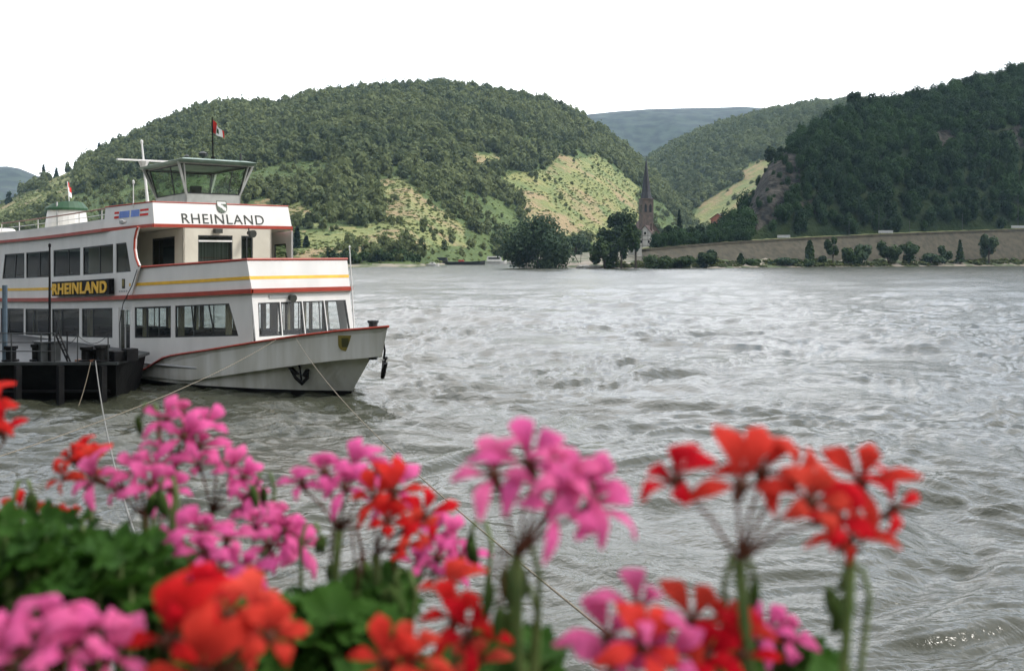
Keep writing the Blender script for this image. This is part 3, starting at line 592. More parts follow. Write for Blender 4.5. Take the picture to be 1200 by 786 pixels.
# trees along the far left shore
rr = random.Random(5); xx = 396
LB = ['rounded tree on the far shore right of the ship bow', 'low leafy tree on the far shore beside the bow flagstaff', 'dark tree on the far shore a little right of the flagstaff', 'broad low tree over the pale shore strip', 'tree near the left end of the far vineyard wall',
      'small leafy tree above the moored dark barge', 'small tree between the dark barge and the white ferry', 'leafy tree close above the white ferry', 'last far-shore tree before the big willow']
for i, (x, yb, yt, w, d) in enumerate([(400, 313.5, 287, 26, 432), (424, 313.5, 289, 28, 434), (446, 313, 290, 26, 436), (470, 312.5, 289, 32, 438), (486, 311, 296, 16, 450), (518, 306, 293, 20, 560), (545, 306, 293, 20, 610), (570, 305, 292, 20, 640), (592, 305, 289, 24, 660)]):
    tree('shore_tree', LB[i], x, yb, yt, w, d, ['dark', 'mid'][i % 2], 'trees along the far left shore', n=900, trunk=.06, shape='bush')
for x, yb, yt, w, d, lb in [(11, 252, 226, 11, 1090, 'dark ridge tree standing lowest at the far left'), (51, 212, 193, 9, 1210, 'pointed dark tree breaking the left skyline'), (116, 180, 167, 6, 1240, 'small tree on the skyline above the funnel'), (66, 208, 197, 7, 1220, 'low tree beside the pointed one on the left skyline'), (192, 145, 138, 5, 1245, 'tiny tree on the skyline above the white mast')]:
    tree('ridge_tree', lb, x, yb, yt, w, d, 'dark', 'trees on the left skyline', n=450, trunk=.05, shape='cone' if w < 10 else 'round')

# ------------------------------------------------------------------ church and houses
mSlate = noise_mat('dark slate', (.014, .015, .018), (.028, .028, .032), 1.5, .7); mStone = noise_mat('reddish church stone', (.075, .058, .048), (.14, .105, .085), .8, .9)
mPlaster = noise_mat('white plaster', (.78, .77, .73), (.86, .85, .82), .7, .8); mTile = noise_mat('brown roof tiles', (.045, .026, .022), (.085, .05, .042), 1.2, .85)
mTimber = pm('dark timber', (.035, .025, .018), .8); mPane = pm('dark window pane', (.015, .017, .02), .2); mRedWall = noise_mat('pink red wall', (.36, .14, .10), (.46, .2, .15), .8, .85)
def box_part(name, mat, parent, *b): k = MB(); k.box(*b); return k.build(name, mat, parent)
def gable(mb, x0, x1, y0, y1, z0, z1, m=0, over=.4):   # ridge along y
    xm = (x0 + x1) / 2; t = .28
    for s in (-1, 1):
        xe = x0 - over if s < 0 else x1 + over; ze = z0 - over * (z1 - z0) / (xm - x0)
        mb.hexa([(xe, y0 - over, ze), (xm, y0 - over, z1), (xm, y1 + over, z1), (xe, y1 + over, ze), (xe, y0 - over, ze + t), (xm, y0 - over, z1 + t), (xm, y1 + over, z1 + t), (xe, y1 + over, ze + t)], m)
def gable_wall(mb, x0, x1, y0, y1, zb, z0, z1, m=0):
    xm = (x0 + x1) / 2
    poly = [(x0, zb), (x1, zb), (x1, z0), (xm, z1), (x0, z0)]
    n = 5; v = [(x, y0, z) for x, z in poly] + [(x, y1, z) for x, z in poly]
    mb.add(v, [tuple(range(n)), tuple(range(n, 2 * n))[::-1]] + [(i, (i + 1) % n, n + (i + 1) % n, n + i) for i in range(n)], m)
def church():
    d = 466; b = W(757.3, 291, d); px = d / F; root = empty('church', b, R(12)); tag(root, 'old stone village church with tall slender dark spire above the river', 'church')
    hw = 6.6 * px; z1 = (291 - 234) * px; zt = (291 - 186) * px
    k = MB(); k.box(-hw, -hw, -3, hw, hw, z1); k.box(-hw - .25, -hw - .25, z1 - .01, hw + .25, hw + .25, z1 + .45)
    tw = k.build('tower', mStone, root)
    for sx, sy in ((0, -1), (1, 0), (-1, 0)):
        w = MB()
        for q in (-1, 1):
            cx0 = q * 1.0
            pts = [(cx0 - .5, z1 - 5.2), (cx0 + .5, z1 - 5.2), (cx0 + .5, z1 - 2.6), (cx0, z1 - 1.7), (cx0 - .5, z1 - 2.6)]
            f0, f1 = -hw - .06, -hw + .3
            rot = (lambda x, y, z: (x, y, z)) if sy else ((lambda x, y, z: (-y, x, z)) if sx > 0 else (lambda x, y, z: (y, -x, z)))
            v = [rot(x, f0, z) for x, z in pts] + [rot(x, f1, z) for x, z in pts]
            w.add(v, [(0, 1, 2, 3, 4), (9, 8, 7, 6, 5)] + [(i, (i + 1) % 5, 5 + (i + 1) % 5, 5 + i) for i in range(5)])
        w.build('window', mPane, tw)
    k = MB(); k.lathe([(hw * 1.10, z1 + .4), (hw * .80, z1 + 3.0), (hw * .47, z1 + 9.5), (hw * .08, zt - .6), (.02, zt)], n=8)
    k.build('spire', mSlate, root)
    k = MB(); k.tube([(0, 0, zt - .3), (0, 0, zt + 1.3)], .07, 5); k.box(-.4, -.05, zt + .7, .4, .05, zt + .82); k.build('finial', mSlate, root)
    k = MB(); gable_wall(k, -1.5, 6.5, hw - .5, hw + 15, -3, 6.2, 11.8); nv = k.build('nave_wall', mStone, root)
    k = MB(); gable(k, -1.5, 6.5, hw - .2, hw + 15, 6.2, 11.8); k.build('nave_roof', mTile, root)
    for y in (hw + 3, hw + 7, hw + 11):
        k = MB(); k.box(6.44, y, 1.5, 6.56, y + 1.2, 4.6); k.build('window', mPane, nv)
church()
def house(name, label, x, yb, d, rz, w, dep, ze, zr, wallm, roofm, timber=False, win=()):
    b = W(x, yb, d); root = empty(name, b, rz); tag(root, label, 'house')
    k = MB(); gable_wall(k, -w / 2, w / 2, 0, dep, -4, ze, zr); wl = k.build('wall', wallm, root)
    k = MB(); gable(k, -w / 2, w / 2, 0, dep, ze, zr, over=.5); k.build('roof', roofm, root)
    if timber:
        k = MB(); y0, y1 = -.07, .05
        for x0 in (-w / 2 + .1, -w / 6, w / 6, w / 2 - .22): k.box(x0, y0, -1, x0 + .12, y1, ze + (w / 2 - abs(x0)) * (zr - ze) / (w / 2) * .92)
        for z in (0, 2.4, ze): k.box(-w / 2 + .1, y0 - .01, z, w / 2 - .1, y1, z + .12)
        k.tube([(-w / 2 + .3, -.05, .1), (-w / 6, -.05, 2.4)], .06, 4); k.tube([(w / 2 - .3, -.05, .1), (w / 6, -.05, 2.4)], .1, 4); k.build('timber_frame', mTimber, root)
    for xw, zw in win:
        f = MB(); f.box(xw - .5, -.1, zw, xw + .5, .04, zw + 1.2); fo = f.build('window', mTimber if not timber else mPlaster, root)
        f = MB(); f.box(xw - .4, -.12, zw + .1, xw + .4, 0, zw + 1.1); f.build('pane', mPane, fo)
    k = MB(); k.box(w * .2, dep * .4, zr - 2, w * .2 + .8, dep * .4 + .8, zr + .9); k.build('chimney', mStone, root)
house('timbered_house', 'white half-timbered gabled house in front of the church tower', 756, 288, 455, R(-18), 6.5, 9, 4.0, 8.0, mPlaster, mTile, True, [(-1.5, 1), (1.5, 1), (0, 4.4)])
house('white_house', 'small white house at the right foot of the church roof', 769, 288, 458, R(14), 4.5, 6, 2.6, 4.6, mPlaster, mTile, False, [(-1, .6), (1, .6)])
house('white_house', 'small white house half hidden by trees left of the church', 742, 287.5, 458, R(-8), 4, 6, 2.4, 4.6, mPlaster, mTile, False, [(0, .8)])
house('red_house', 'pinkish red gabled house with dark roof below the pale vineyard slope', 841, 272, 600, R(-25), 7.5, 9, 7, 9.6, mRedWall, mTile, False, [(-1.6, 4.4), (1.6, 4.4)])

# ------------------------------------------------------------------ bank furniture
mBoard = pm('white board', (.42, .43, .44), .6)
for x, y, w, lb in [(918.5, 283.5, 15, 'leftmost long white board on top of the stone embankment'), (1038, 277.5, 17, 'middle long white board on top of the stone embankment'), (1197, 270.5, 24, 'rightmost long white board on top of the stone embankment')]:
    d = float(YW(x)) + 26.2; c = W(x, y, d); px = d / F; root = empty('white_board', (c.x, c.y, float(np.interp(x, WX, WZ)) + .0)); tag(root, lb, 'board', 'white boards on the embankment')
    h = w * px / 2; k = MB(); k.box(-h, -.08, .35, h, .08, 1.4); k.build('panel', mBoard, root)
    for s in (-.7, .7): k = MB(); k.box(s * h - .08, .085, -.6, s * h + .08, .22, 1.4); k.build('post', M['steel'], root)
for x, yt, yb, lb in [(995, 258, 279, 'thin grey mast nearest the crag on the embankment road'), (1030, 240, 278, 'tall thin grey mast at the middle of the road'), (1066, 258, 276, 'thin grey mast right of the middle white board'), (1128, 250, 274, 'second thin grey mast from the right end of the road'), (1193, 228, 272, 'tallest thin grey mast at the right end of the road')]:
    d = float(YW(x)) + 32; b = W(x, yb, d); px = d / F; h = (yb - yt) * px; k = MB(); k.tube([(0, 0, -1), (0, 0, h)], [.13, .08], 6); k.tube([(0, 0, h * .9), (-1.6, 0, h * .96)], .04, 5)
    o = k.build('line_mast', M['steel']); o.location = b; tag(o, lb, 'mast', 'masts along the bank road')
# stones and pale gravel spit
rng = random.Random(12)
def boulder(loc, s, seed, label):
    bm = bmesh.new(); bmesh.ops.create_icosphere(bm, subdivisions=2, radius=1); r = random.Random(seed)
    for v in bm.verts: v.co *= .75 + .5 * r.random(); v.co = Vector((v.co.x * s[0], v.co.y * s[1], v.co.z * s[2]))
    me = bpy.data.meshes.new('boulder'); bm.to_mesh(me); bm.free(); me.materials.append(M['palestone']); o = bpy.data.objects.new('boulder', me); link(o); o.location = loc; tag(o, label, 'boulder', 'pale boulders at the water edge'); return o
M['palestone'] = noise_mat('pale stone', (.36, .35, .32), (.52, .5, .46), 1, .9)
for i, (x, sx, lb) in enumerate([(680, 1.3, 'leftmost pale boulder on the gravel spit beside the willow'), (687, 1.9, 'largest pale boulder on the gravel spit'), (694, 1.5, 'pale flat boulder between the largest one and the trees'), (700, 1.2, 'pale boulder next to the waterside trees')]):
    c = W(x, 314.3, float(YW(x)) + 1.0); boulder((c.x, c.y, .35), (sx, 1.0, .75), i, lb)
bm_ = MB(); bm_.tube([(0, 0, -1), (-2.2, 0, 3.4)], .12, 6); bm_.tube([(0, 0, -1), (.4, 0, 5)], .08, 6); o = bm_.build('leaning_post', mTimber); o.location = W(680, 309, 392); tag(o, 'pair of leaning wooden posts on the gravel spit by the willow', 'post')
k = MB(); k.box(0, 0, -1, 62, .9, 2.0); o = k.build('vineyard_wall', noise_mat('tan wall stone', (.22, .15, .1), (.34, .25, .17), .5, .9, bump=.4)); o.location = W(486, 299.2, 610); tag(o, 'long low tan retaining wall below the vineyards on the far shore', 'wall')

# ------------------------------------------------------------------ far boats
def far_boat(name, label, cat, x, d, L, B, Hh, hullm, cab=None, rz=0.0, cabm=None, extra=None):
    c = W(x, HY + F * EYE / d, d); root = empty(name, (c.x, c.y, 0), rz); tag(root, label, cat)
    k = MB(); st = []
    for s, w, zt in ((-.5, .7, 1), (-.3, 1, .92), (.2, 1, .95), (.38, .7, 1.1), (.5, .06, 1.3)):
        st.append([(s * L, -w * B / 2, Hh * zt), (s * L * .96, -w * B * .38, -.3), (s * L * .96, w * B * .38, -.3), (s * L, w * B / 2, Hh * zt)])
    v = [p for q in st for p in q]; f = [(0, 1, 2, 3), (16, 19, 18, 17)]
    for i in range(4):
        for j in range(4): f.append((i * 4 + j, i * 4 + (j + 1) % 4, (i + 1) * 4 + (j + 1) % 4, (i + 1) * 4 + j))
    k.add(v, f); k.build('hull', hullm, root)
    for (x0, x1, z0, z1, nm, mm) in (cab or []):
        k = MB(); w = B * .4; k.hexa([(x0, -w, z0), (x1, -w, z0), (x1, w, z0), (x0, w, z0), (x0 + .2, -w * .95, z1), (x1 - .5, -w * .95, z1), (x1 - .5, w * .95, z1), (x0 + .2, w * .95, z1)]); cb = k.build(nm, mm, root)
        if nm == 'cabin':
            k = MB(); k.box(x0 + .8, -w - .03, z0 + (z1 - z0) * .45, x1 - 1.0, -w * .97 + .02, z0 + (z1 - z0) * .82); k.build('window', mPane, cb)
    return root
far_boat('passenger_ferry', 'small white passenger ferry moored on the far shore left of the willow', 'ferry', 581, 555, 11, 4, 1.4, M['white'], [(-4.4, 3, 1.3, 3.4, 'cabin', M['white']), (-4, 2.4, 3.42, 3.6, 'roof', M['white'])])
far_boat('river_barge', 'long low dark barge moored on the far shore', 'barge', 541, 500, 21, 5, 1.5, M['steel'], [(-11, -6, 1.4, 3.3, 'cabin', M['dark']), (-1.5, 1.2, 1.45, 2.2, 'hatch', M['red'])])
far_boat('motorboat', 'tiny white motorboat close to the pale far shore strip', 'boat', 507, 455, 5.5, 2, .8, M['white'], [(-1.2, 1.2, .75, 1.5, 'cabin', M['white'])])
far_boat('motorboat', 'tiny white motorboat just right of the white ferry', 'boat', 600, 560, 5, 2, .9, M['white'], [(-1.2, 1, .8, 1.5, 'cabin', M['white'])])
# pale shore strip of the far bank
xs = np.linspace(-300, 640, 160); off = [-2, 0, 3, 9, 20]; zz = [-.8, -.02, .5, .9, 1.6]
d0 = np.array([A.lines(np.array([x]))[0][0] for x in xs]); D = d0[None] - 6 + np.array(off)[:, None]; X = (xs[None] - CX) / F * D; Zs = np.repeat(np.array(zz)[:, None], len(xs), 1) + (fbm(X * .2, D * .2, 2) - .5) * .3
tag(np_mesh('shore_strip', np.stack([X, D, Zs], -1).reshape(-1, 3), grid_faces(5, len(xs)), noise_mat('shore gravel', (.24, .21, .16), (.09, .11, .05), .12, .95, detail=8, lo=.45, hi=.6)), kind='structure')
# ================================================================== THE EXCURSION BOAT
TH = R(46); SO = Vector((-5.723, 40.151, 0))
def Dz(s): return .0606 * (s + 3) + .0009 * (s + 3) ** 2          # sheer of the decks
def P(s, u, z): return Vector((s, -u, z + Dz(s)))                  # along, to starboard, up
def side(s): return 3.7 if s <= -9.2 else max(2.15, 3.7 - 1.55 * (s + 9.2) / 6.2)
ship = empty('excursion_boat', SO, -TH)
tag(ship, 'white two-deck excursion boat with red and yellow stripes moored on the left', 'excursion boat')
def SW(s, u, z):      # ship point (true height) in the world
    return ship.matrix_basis @ Vector((s, -u, z))

# --- hull
mHull, t_, b_ = new_mat('hull paint')
tcn = t_.nodes.new('ShaderNodeTexCoord'); sp = t_.nodes.new('ShaderNodeSeparateXYZ'); t_.links.new(tcn.outputs['Object'], sp.inputs[0])
mpn = t_.nodes.new('ShaderNodeMapping'); mpn.inputs['Scale'].default_value = (2.2, 2.2, .25); t_.links.new(tcn.outputs['Object'], mpn.inputs[0])
nn = t_.nodes.new('ShaderNodeTexNoise'); nn.inputs['Scale'].default_value = 1.0; nn.inputs['Detail'].default_value = 7; t_.links.new(mpn.outputs[0], nn.inputs['Vector'])
rr_ = t_.nodes.new('ShaderNodeValToRGB'); rr_.color_ramp.elements[0].position = .3; rr_.color_ramp.elements[1].position = .62; rr_.color_ramp.elements[0].color = (.42, .415, .36, 1); rr_.color_ramp.elements[1].color = (.60, .60, .57, 1)
t_.links.new(nn.outputs[0], rr_.inputs[0]); t_.links.new(rr_.outputs[0], b_.inputs['Base Color']); b_.inputs['Roughness'].default_value = .4
RAIL = [(0, 0, 2.51), (.4, .27, 2.46), (1.6, .88, 2.33), (3, 1.6, 2.12), (4.8, 2.33, 1.82), (6.8, 3.05, 1.47), (8.6, 3.42, 1.2), (9.2, 3.5, 1.08), (9.8, 3.58, .82), (10.6, 3.66, .48), (11.4, 3.7, .40), (40, 3.7, .40)]
CHINE = [(0, 0, 1.45), (.6, .42, 1.43), (2.3, 1.36, 1.35), (4, 2.12, 1.2), (6.3, 3.0, 1.0), (8, 3.4, .86), (10.5, 3.66, .7), (12, 3.7, .6), (40, 3.7, .6)]
BOOT = [(0, 0, .17), (.6, .48, .17), (1.4, 1.14, .17), (2.8, 1.98, .17), (4.8, 2.86, .17), (7, 3.42, .17), (10, 3.62, .17), (40, 3.64, .17)]
WL = [(0, 0, 0), (.5, .48, 0), (1.25, 1.08, 0), (2.7, 1.96, 0), (4.7, 2.82, 0), (7, 3.38, 0), (10, 3.6, 0), (40, 3.62, 0)]
KEEL = [(0, 0, -.9), (.5, .4, -.9), (2.7, 1.7, -.9), (7, 3.1, -.9), (40, 3.3, -.9)]
SEND = {'rail': 2.2, 'chine': 1.27, 'boot': .15, 'wl': 0, 'keel': -.7}
def lev(tab, send, tq, sg):
    q = 36 * tq ** 1.75; q = q - (2.2 - send) * (q / 36)      # all levels end at one transom
    u = np.interp(q, [a[0] for a in tab], [a[1] for a in tab]); z = np.interp(q, [a[0] for a in tab], [a[2] for a in tab])
    return Vector((send - q, -u * sg, z))
def hull():
    N = 64; k = MB(); bt = MB()
    for sg in (1, -1):
        L = [[lev(tb, se, i / (N - 1), sg) for i in range(N)] for tb, se in ((RAIL, 2.2), (CHINE, 1.27), (BOOT, .15), (WL, 0), (KEEL, -.7))]
        for i in range(N): L[1][i].z = min(L[1][i].z, L[0][i].z - .1)
        inner = [Vector((p.x - .04 * (i < 6), p.y + sg * min(.06, abs(p.y) * .4), p.z)) for i, p in enumerate(L[0])]
        low = [Vector((p.x - .35 * math.exp(-i / 6), p.y, max(.3, p.z - 1.0))) for i, p in enumerate(inner)]
        for A_, B_, mb in ((L[0], L[1], k), (L[1], L[2], k), (L[2], L[3], bt), (L[3], L[4], bt), (inner, L[0], k), (low, inner, k)):
            b0 = len(mb.v); mb.add(A_ + B_, [(i, i + 1, N + i + 1, N + i) for i in range(N - 1)])
        k.add([Vector((p.x, -q.y * 0 + q.y, q.z + .02)) for p, q in zip(low, low)] + [Vector((q.x, 0, q.z + .02)) for q in low], [(i, i + 1, N + i + 1, N + i) for i in range(N - 1)])   # fore deck
        k.add([L[0][-1], L[3][-1], Vector((L[3][-1].x, 0, 0)), Vector((L[0][-1].x, 0, .4))], [(0, 1, 2, 3)])
    h = k.build('hull', mHull, ship)
    # smooth along the hull but keep the chine crisp
    bt.build('boot_topping', M['black'], h)
    r = MB()
    for sg in (1, -1): r.tube([lev(RAIL, 2.2, i / (N - 1), sg) + Vector((0, 0, .02)) for i in range(40)], .045, 6)
    r.build('red_rail', M['red'], h)
    st = MB()
    for sg in (1, -1): st.tube([Vector((s, -sg * (np.interp(1.27 - s, [a[0] for a in CHINE], [a[1] for a in CHINE]) + .03), .80)) for s in (-12, -10, -8.5, -7, -6, -5.2)], .06, 6)
    st.build('rubbing_strake', M['grey'], h)
    return h
hull_o = hull()

# --- flat panels with openings
def panel(mb, Q, n, c, th, m=0):
    o = [Q(a, z) for a, z in c]; i = [p + n * th for p in o]
    mb.hexa([o[0], o[1], i[1], i[0], o[3], o[2], i[2], i[3]], m)
def wall_open(mb, Q, n, a0, a1, z0, z1, ops, th=.07, m=0):
    """ops sorted: (bottom start, bottom end, top start, top end, zb, zt) sharing zb and zt"""
    zb, zt = ops[0][4], ops[0][5]; cuts = sorted({a0, a1} | {x for o in ops for x in (o[0], o[1]) if a0 < x < a1})
    cuts = [c for i, c in enumerate(cuts) if i == 0 or c - cuts[i - 1] > 1e-4]
    for i in range(len(cuts) - 1):
        panel(mb, Q, n, [(cuts[i], z0), (cuts[i + 1], z0), (cuts[i + 1], zb), (cuts[i], zb)], th, m); panel(mb, Q, n, [(cuts[i], zt), (cuts[i + 1], zt), (cuts[i + 1], z1), (cuts[i], z1)], th, m)
    eb = [a0] + [x for o in ops for x in (o[0], o[1])] + [a1]; et = [a0] + [x for o in ops for x in (o[2], o[3])] + [a1]
    for i in range(0, len(eb), 2):
        if eb[i + 1] - eb[i] > 1e-3 or et[i + 1] - et[i] > 1e-3: panel(mb, Q, n, [(eb[i], zb), (eb[i + 1], zb), (et[i + 1], zt), (et[i], zt)], th, m)
def window(Q, n, op, parent, glass, frame=None, bars=(), name='window', fw=.05, inset=.025):
    b0, b1, t0, t1, zb, zt = op; Qi = lambda a, z: Q(a, z) + n * inset
    k = MB()
    for c in ([(b0, zb), (b1, zb), (b1 - fw, zb + fw), (b0 + fw, zb + fw)], [(t0 + fw, zt - fw), (t1 - fw, zt - fw), (t1, zt), (t0, zt)],
              [(b0, zb), (b0 + fw, zb + fw), (t0 + fw, zt - fw), (t0, zt)], [(b1 - fw, zb + fw), (b1, zb), (t1, zt), (t1 - fw, zt - fw)]):
        panel(k, Qi, n, c, .04)
    for f in bars:
        xb = b0 + (b1 - b0) * f; xt = t0 + (t1 - t0) * f; panel(k, Qi, n, [(xb - .022, zb + fw), (xb + .022, zb + fw), (xt + .022, zt - fw), (xt - .022, zt - fw)], .04)
    w = k.build(name, frame or M['steel'], parent)
    g = MB(); g.quad(*[Q(a, z) + n * (inset + .02) for a, z in ((b0 + fw, zb + fw), (b1 - fw, zb + fw), (t1 - fw, zt - fw), (t0 + fw, zt - fw))]); g.build('pane', glass, w)
    return w
def slab(name, pts, z0, z1, mat, parent, step=3.0):
    """deck plate following the sheer; pts starboard half plan (s,u) from aft to fore, mirrored"""
    pl = []
    for i in range(len(pts) - 1):
        (s0, u0), (s1, u1) = pts[i], pts[i + 1]; n = max(1, int(abs(s1 - s0) / step))
        pl += [(s0 + (s1 - s0) * j / n, u0 + (u1 - u0) * j / n) for j in range(n)]
    pl.append(pts[-1]); k = MB(); v = []
    for s, u in pl: v += [P(s, u, z0), P(s, -u, z0), P(s, -u, z1), P(s, u, z1)]
    f = [(0, 1, 2, 3)]; n = len(pl)
    for i in range(n - 1):
        for j in range(4): f.append((i * 4 + j, i * 4 + (j + 1) % 4, i * 4 + 4 + (j + 1) % 4, i * 4 + 4 + j))
    f.append((n * 4 - 4, n * 4 - 1, n * 4 - 2, n * 4 - 3)); k.add(v, f); return k.build(name, mat, parent)
def strip(mb, pts, z0, z1, out=.03, th=.05, m=0):
    """band along a plan polyline (s,u), standing 'out' proud of it; z may be numbers or functions of s"""
    fz = lambda z, s: z(s) if callable(z) else z
    for i in range(len(pts) - 1):
        (s0, u0), (s1, u1) = pts[i], pts[i + 1]; n = max(1, int(abs(s1 - s0) / 3)); d = Vector((s1 - s0, u1 - u0)).normalized(); nx, nu = -d.y, d.x
        mid = ((s0 + s1) / 2 + 14, (u0 + u1) / 2)
        if nx * mid[0] + nu * mid[1] < 0: nx, nu = -nx, -nu
        for j in range(n):
            q = []
            for a in (j / n, (j + 1) / n): q.append((s0 + (s1 - s0) * a, u0 + (u1 - u0) * a))
            for k_ in (0,):
                (a0, b0), (a1, b1) = q; mb.hexa([P(a0 + nx * out, b0 + nu * out, fz(z0, a0)), P(a1 + nx * out, b1 + nu * out, fz(z0, a1)), P(a1 - nx * (th - out), b1 - nu * (th - out), fz(z0, a1)), P(a0 - nx * (th - out), b0 - nu * (th - out), fz(z0, a0)),
                        P(a0 + nx * out, b0 + nu * out, fz(z1, a0)), P(a1 + nx * out, b1 + nu * out, fz(z1, a1)), P(a1 - nx * (th - out), b1 - nu * (th - out), fz(z1, a1)), P(a0 - nx * (th - out), b0 - nu * (th - out), fz(z1, a0))], m)

AFT = -34.0
# --- lower deck house
lowh = MB(); LWIN = [(-29.2, -26.3), (-26.1, -23.2), (-23.0, -20.16), (-19.96, -17.24), (-16.96, -14.12), (-13.86, -10.96)]
ZB, ZT = 2.05, 3.25; lw_list = []
for sg in (1, -1):
    Qs = lambda a, z, sg=sg: P(a, sg * (side(a) - .03), z)
    n1 = Vector((0, sg, 0)); tp = Vector((6.2, sg * 1.55, 0)).normalized(); n2 = Vector((-tp.y, tp.x, 0)); n2 = n2 if n2.y * sg > 0 else -n2
    ops = [(a, b, a, b, ZB, ZT) for a, b in LWIN]; wall_open(lowh, Qs, n1, AFT, -10.58, .75, 3.52, ops)
    dr = (-10.42, -9.38, -10.42, -9.38, 1.45, ZT); wall_open(lowh, Qs, n1, -10.58, -9.2, .75, 3.52, [dr])
    ops2 = [(-9.08, -7.1, -9.08, -7.1, ZB, ZT), (-6.88, -3.66, -6.88, -4.12, ZB, ZT)]; wall_open(lowh, Qs, n2, -9.2, -3.0, .9, 3.52, ops2)
    lw_list += [(Qs, n1, o, (.36,)) for o in ops] + [(Qs, n2, ops2[0], (.33, .66)), (Qs, n2, ops2[1], (.3, .62))]
    lw_list.append((Qs, n1, dr, ()))
Qf = lambda a, z: P(-2.98 + .26 * (3.52 - z) / 1.5, a, z)
FW = [(-2.0, -.98, -1.92, -.95, 2.0, 3.22), (-.94, .02, -.91, .02, 2.0, 3.22), (.06, 1.0, .06, .97, 2.0, 3.22), (1.04, 2.0, 1.01, 1.92, 2.0, 3.22)]
wall_open(lowh, Qf, Vector((-1, 0, 0)), -2.15, 2.15, 1.1, 3.52, FW)
lh = lowh.build('lower_house', M['white'], ship)
for Qs, n_, o, bars in lw_list:
    if o[4] < 1.6:
        window(Qs, n_, o, lh, M['glass_clear'], M['white'], (.5,), 'door', .09)
    else: window(Qs, n_, o, lh, M['glass_clear'] if o[0] > -14 else M['glass'], None, bars)
for o in FW: window(Qf, Vector((-1, 0, 0)), o, lh, M['glass_clear'], None, ())
slab('saloon_floor', [(AFT, 3.55), (-9.2, 3.55), (-3.1, 2.05)], 1.0, 1.1, M['dark'], ship)
k = MB()
for s in np.arange(-28, -3.5, 1.9):
    for u in (-2.2, -.9, .9, 2.2):
        if abs(u) < side(s) - .75: 
            b = P(s, u, 1.1); k.box(b.x - .05, b.y - .5, b.z, b.x + .07, b.y + .5, b.z + 1.0); k.box(b.x - .5, b.y - .5, b.z + .38, b.x - .05, b.y + .5, b.z + .46)
k.build('bench_rows', M['seat'], ship)
k = MB()
for s in (-19.8, -17, -13.95, -11.0, -9.0, -7.05, -4.6):
    for sg in (1, -1): b = P(s, sg * (side(s) - .42), 1.1); k.box(b.x - .12, b.y - .07, b.z, b.x + .12, b.y + .07, b.z + 2.42)
k.build('saloon_pillars', M['olive'], ship)
k = MB(); a_, b2 = P(-26.4, 3.5, 1.1), P(-26.3, -3.5, 3.5); k.box(a_.x, -3.4, a_.z, b2.x, 3.4, b2.z); k.box(-33, -1.2, a_.z - .3, -26.5, 1.2, b2.z - .35); k.build('added_dark_bulkhead', M['dark'], ship)  # cross wall and core added inside so the aft windows look dark
# --- middle deck with its red edge and bulwark
K = [(AFT, 3.72), (-9.2, 3.72), (-2.9, 2.17)]
md = slab('middle_deck', K, 3.525, 3.66, M['cream'], ship)
full = K + [(-2.9, -2.17), (-9.2, -3.72), (AFT, -3.72)]
k = MB(); strip(k, full, 3.57, 3.73, .07, .10); k.build('red_deck_edge', M['red'], md)
k = MB()
pb = [(-9.3, 3.66), (-2.95, 2.15), (-2.95, -2.15), (-9.3, -3.66)]; pt = [(-9.3, 3.66), (-3.22, 2.2), (-3.22, -2.2), (-9.3, -3.66)]
for i in range(3):
    for j in range(3 if i != 1 else 1):
        n = 3 if i != 1 else 1; c = []
        for a in (j / n, (j + 1) / n):
            c.append([pb[i][0] + (pb[i + 1][0] - pb[i][0]) * a, pb[i][1] + (pb[i + 1][1] - pb[i][1]) * a]); c.append([pt[i][0] + (pt[i + 1][0] - pt[i][0]) * a, pt[i][1] + (pt[i + 1][1] - pt[i][1]) * a])
        b0, t0, b1, t1 = c; q = .975
        ins = lambda p: ((p[0] + 12) * .99 - 12, p[1] * q)
        k.hexa([P(*b0, 3.66), P(*b1, 3.66), P(*ins(b1), 3.66), P(*ins(b0), 3.66), P(*t0, 4.78), P(*t1, 4.78), P(*ins(t1), 4.78), P(*ins(t0), 4.78)])
bw = k.build('bulwark', M['white'], ship)
k = MB(); k.tube([P(-9.0, 3.64, 4.79)] + [P(-9.3 + 6.08 * a, 3.65 - 1.45 * a, 4.80) for a in (.3, .6, 1)] + [P(-3.22, -2.2, 4.80)] + [P(-9.3 + 6.08 * a, -3.65 + 1.45 * a, 4.80) for a in (.6, .3)] + [P(-9.0, -3.64, 4.79)], .05, 6); k.build('cap_rail', M['red'], bw)
def lean_u(s, z, sg):     # outer face of the bulwark at height z
    f = (z - 3.66) / 1.12; a = (s + 9.3); ub = 3.66 - 1.51 * a / 6.35; ut = 3.66 - 1.46 * a / 6.08; return sg * (ub + (ut - ub) * f)
k = MB()
for sg in (1, -1):
    ss = [-9.42, -7.4, -5.4, -3.06 - .01]
    for a, b in zip(ss[:-1], ss[1:]):
        o = lambda s, z, e: P(s + e * .24, lean_u(s, z, sg) + sg * e, z)
        k.hexa([o(a, 4.07, .012), o(b, 4.07, .012), o(b, 4.07, -.02), o(a, 4.07, -.02), o(a, 4.19, .012), o(b, 4.19, .012), o(b, 4.19, -.02), o(a, 4.19, -.02)])
k.hexa([P(-3.045, 2.16, 4.07), P(-3.045, -2.16, 4.07), P(-3.09, -2.16, 4.07), P(-3.09, 2.16, 4.07), P(-3.075, 2.165, 4.19), P(-3.075, -2.165, 4.19), P(-3.12, -2.165, 4.19), P(-3.12, 2.165, 4.19)])
for sg in (1, -1): strip(k, [(AFT, sg * 3.68), (-16.6, sg * 3.68)], 4.07, 4.19, .012, .03)
k.build('yellow_stripe', M['yellow'], bw)
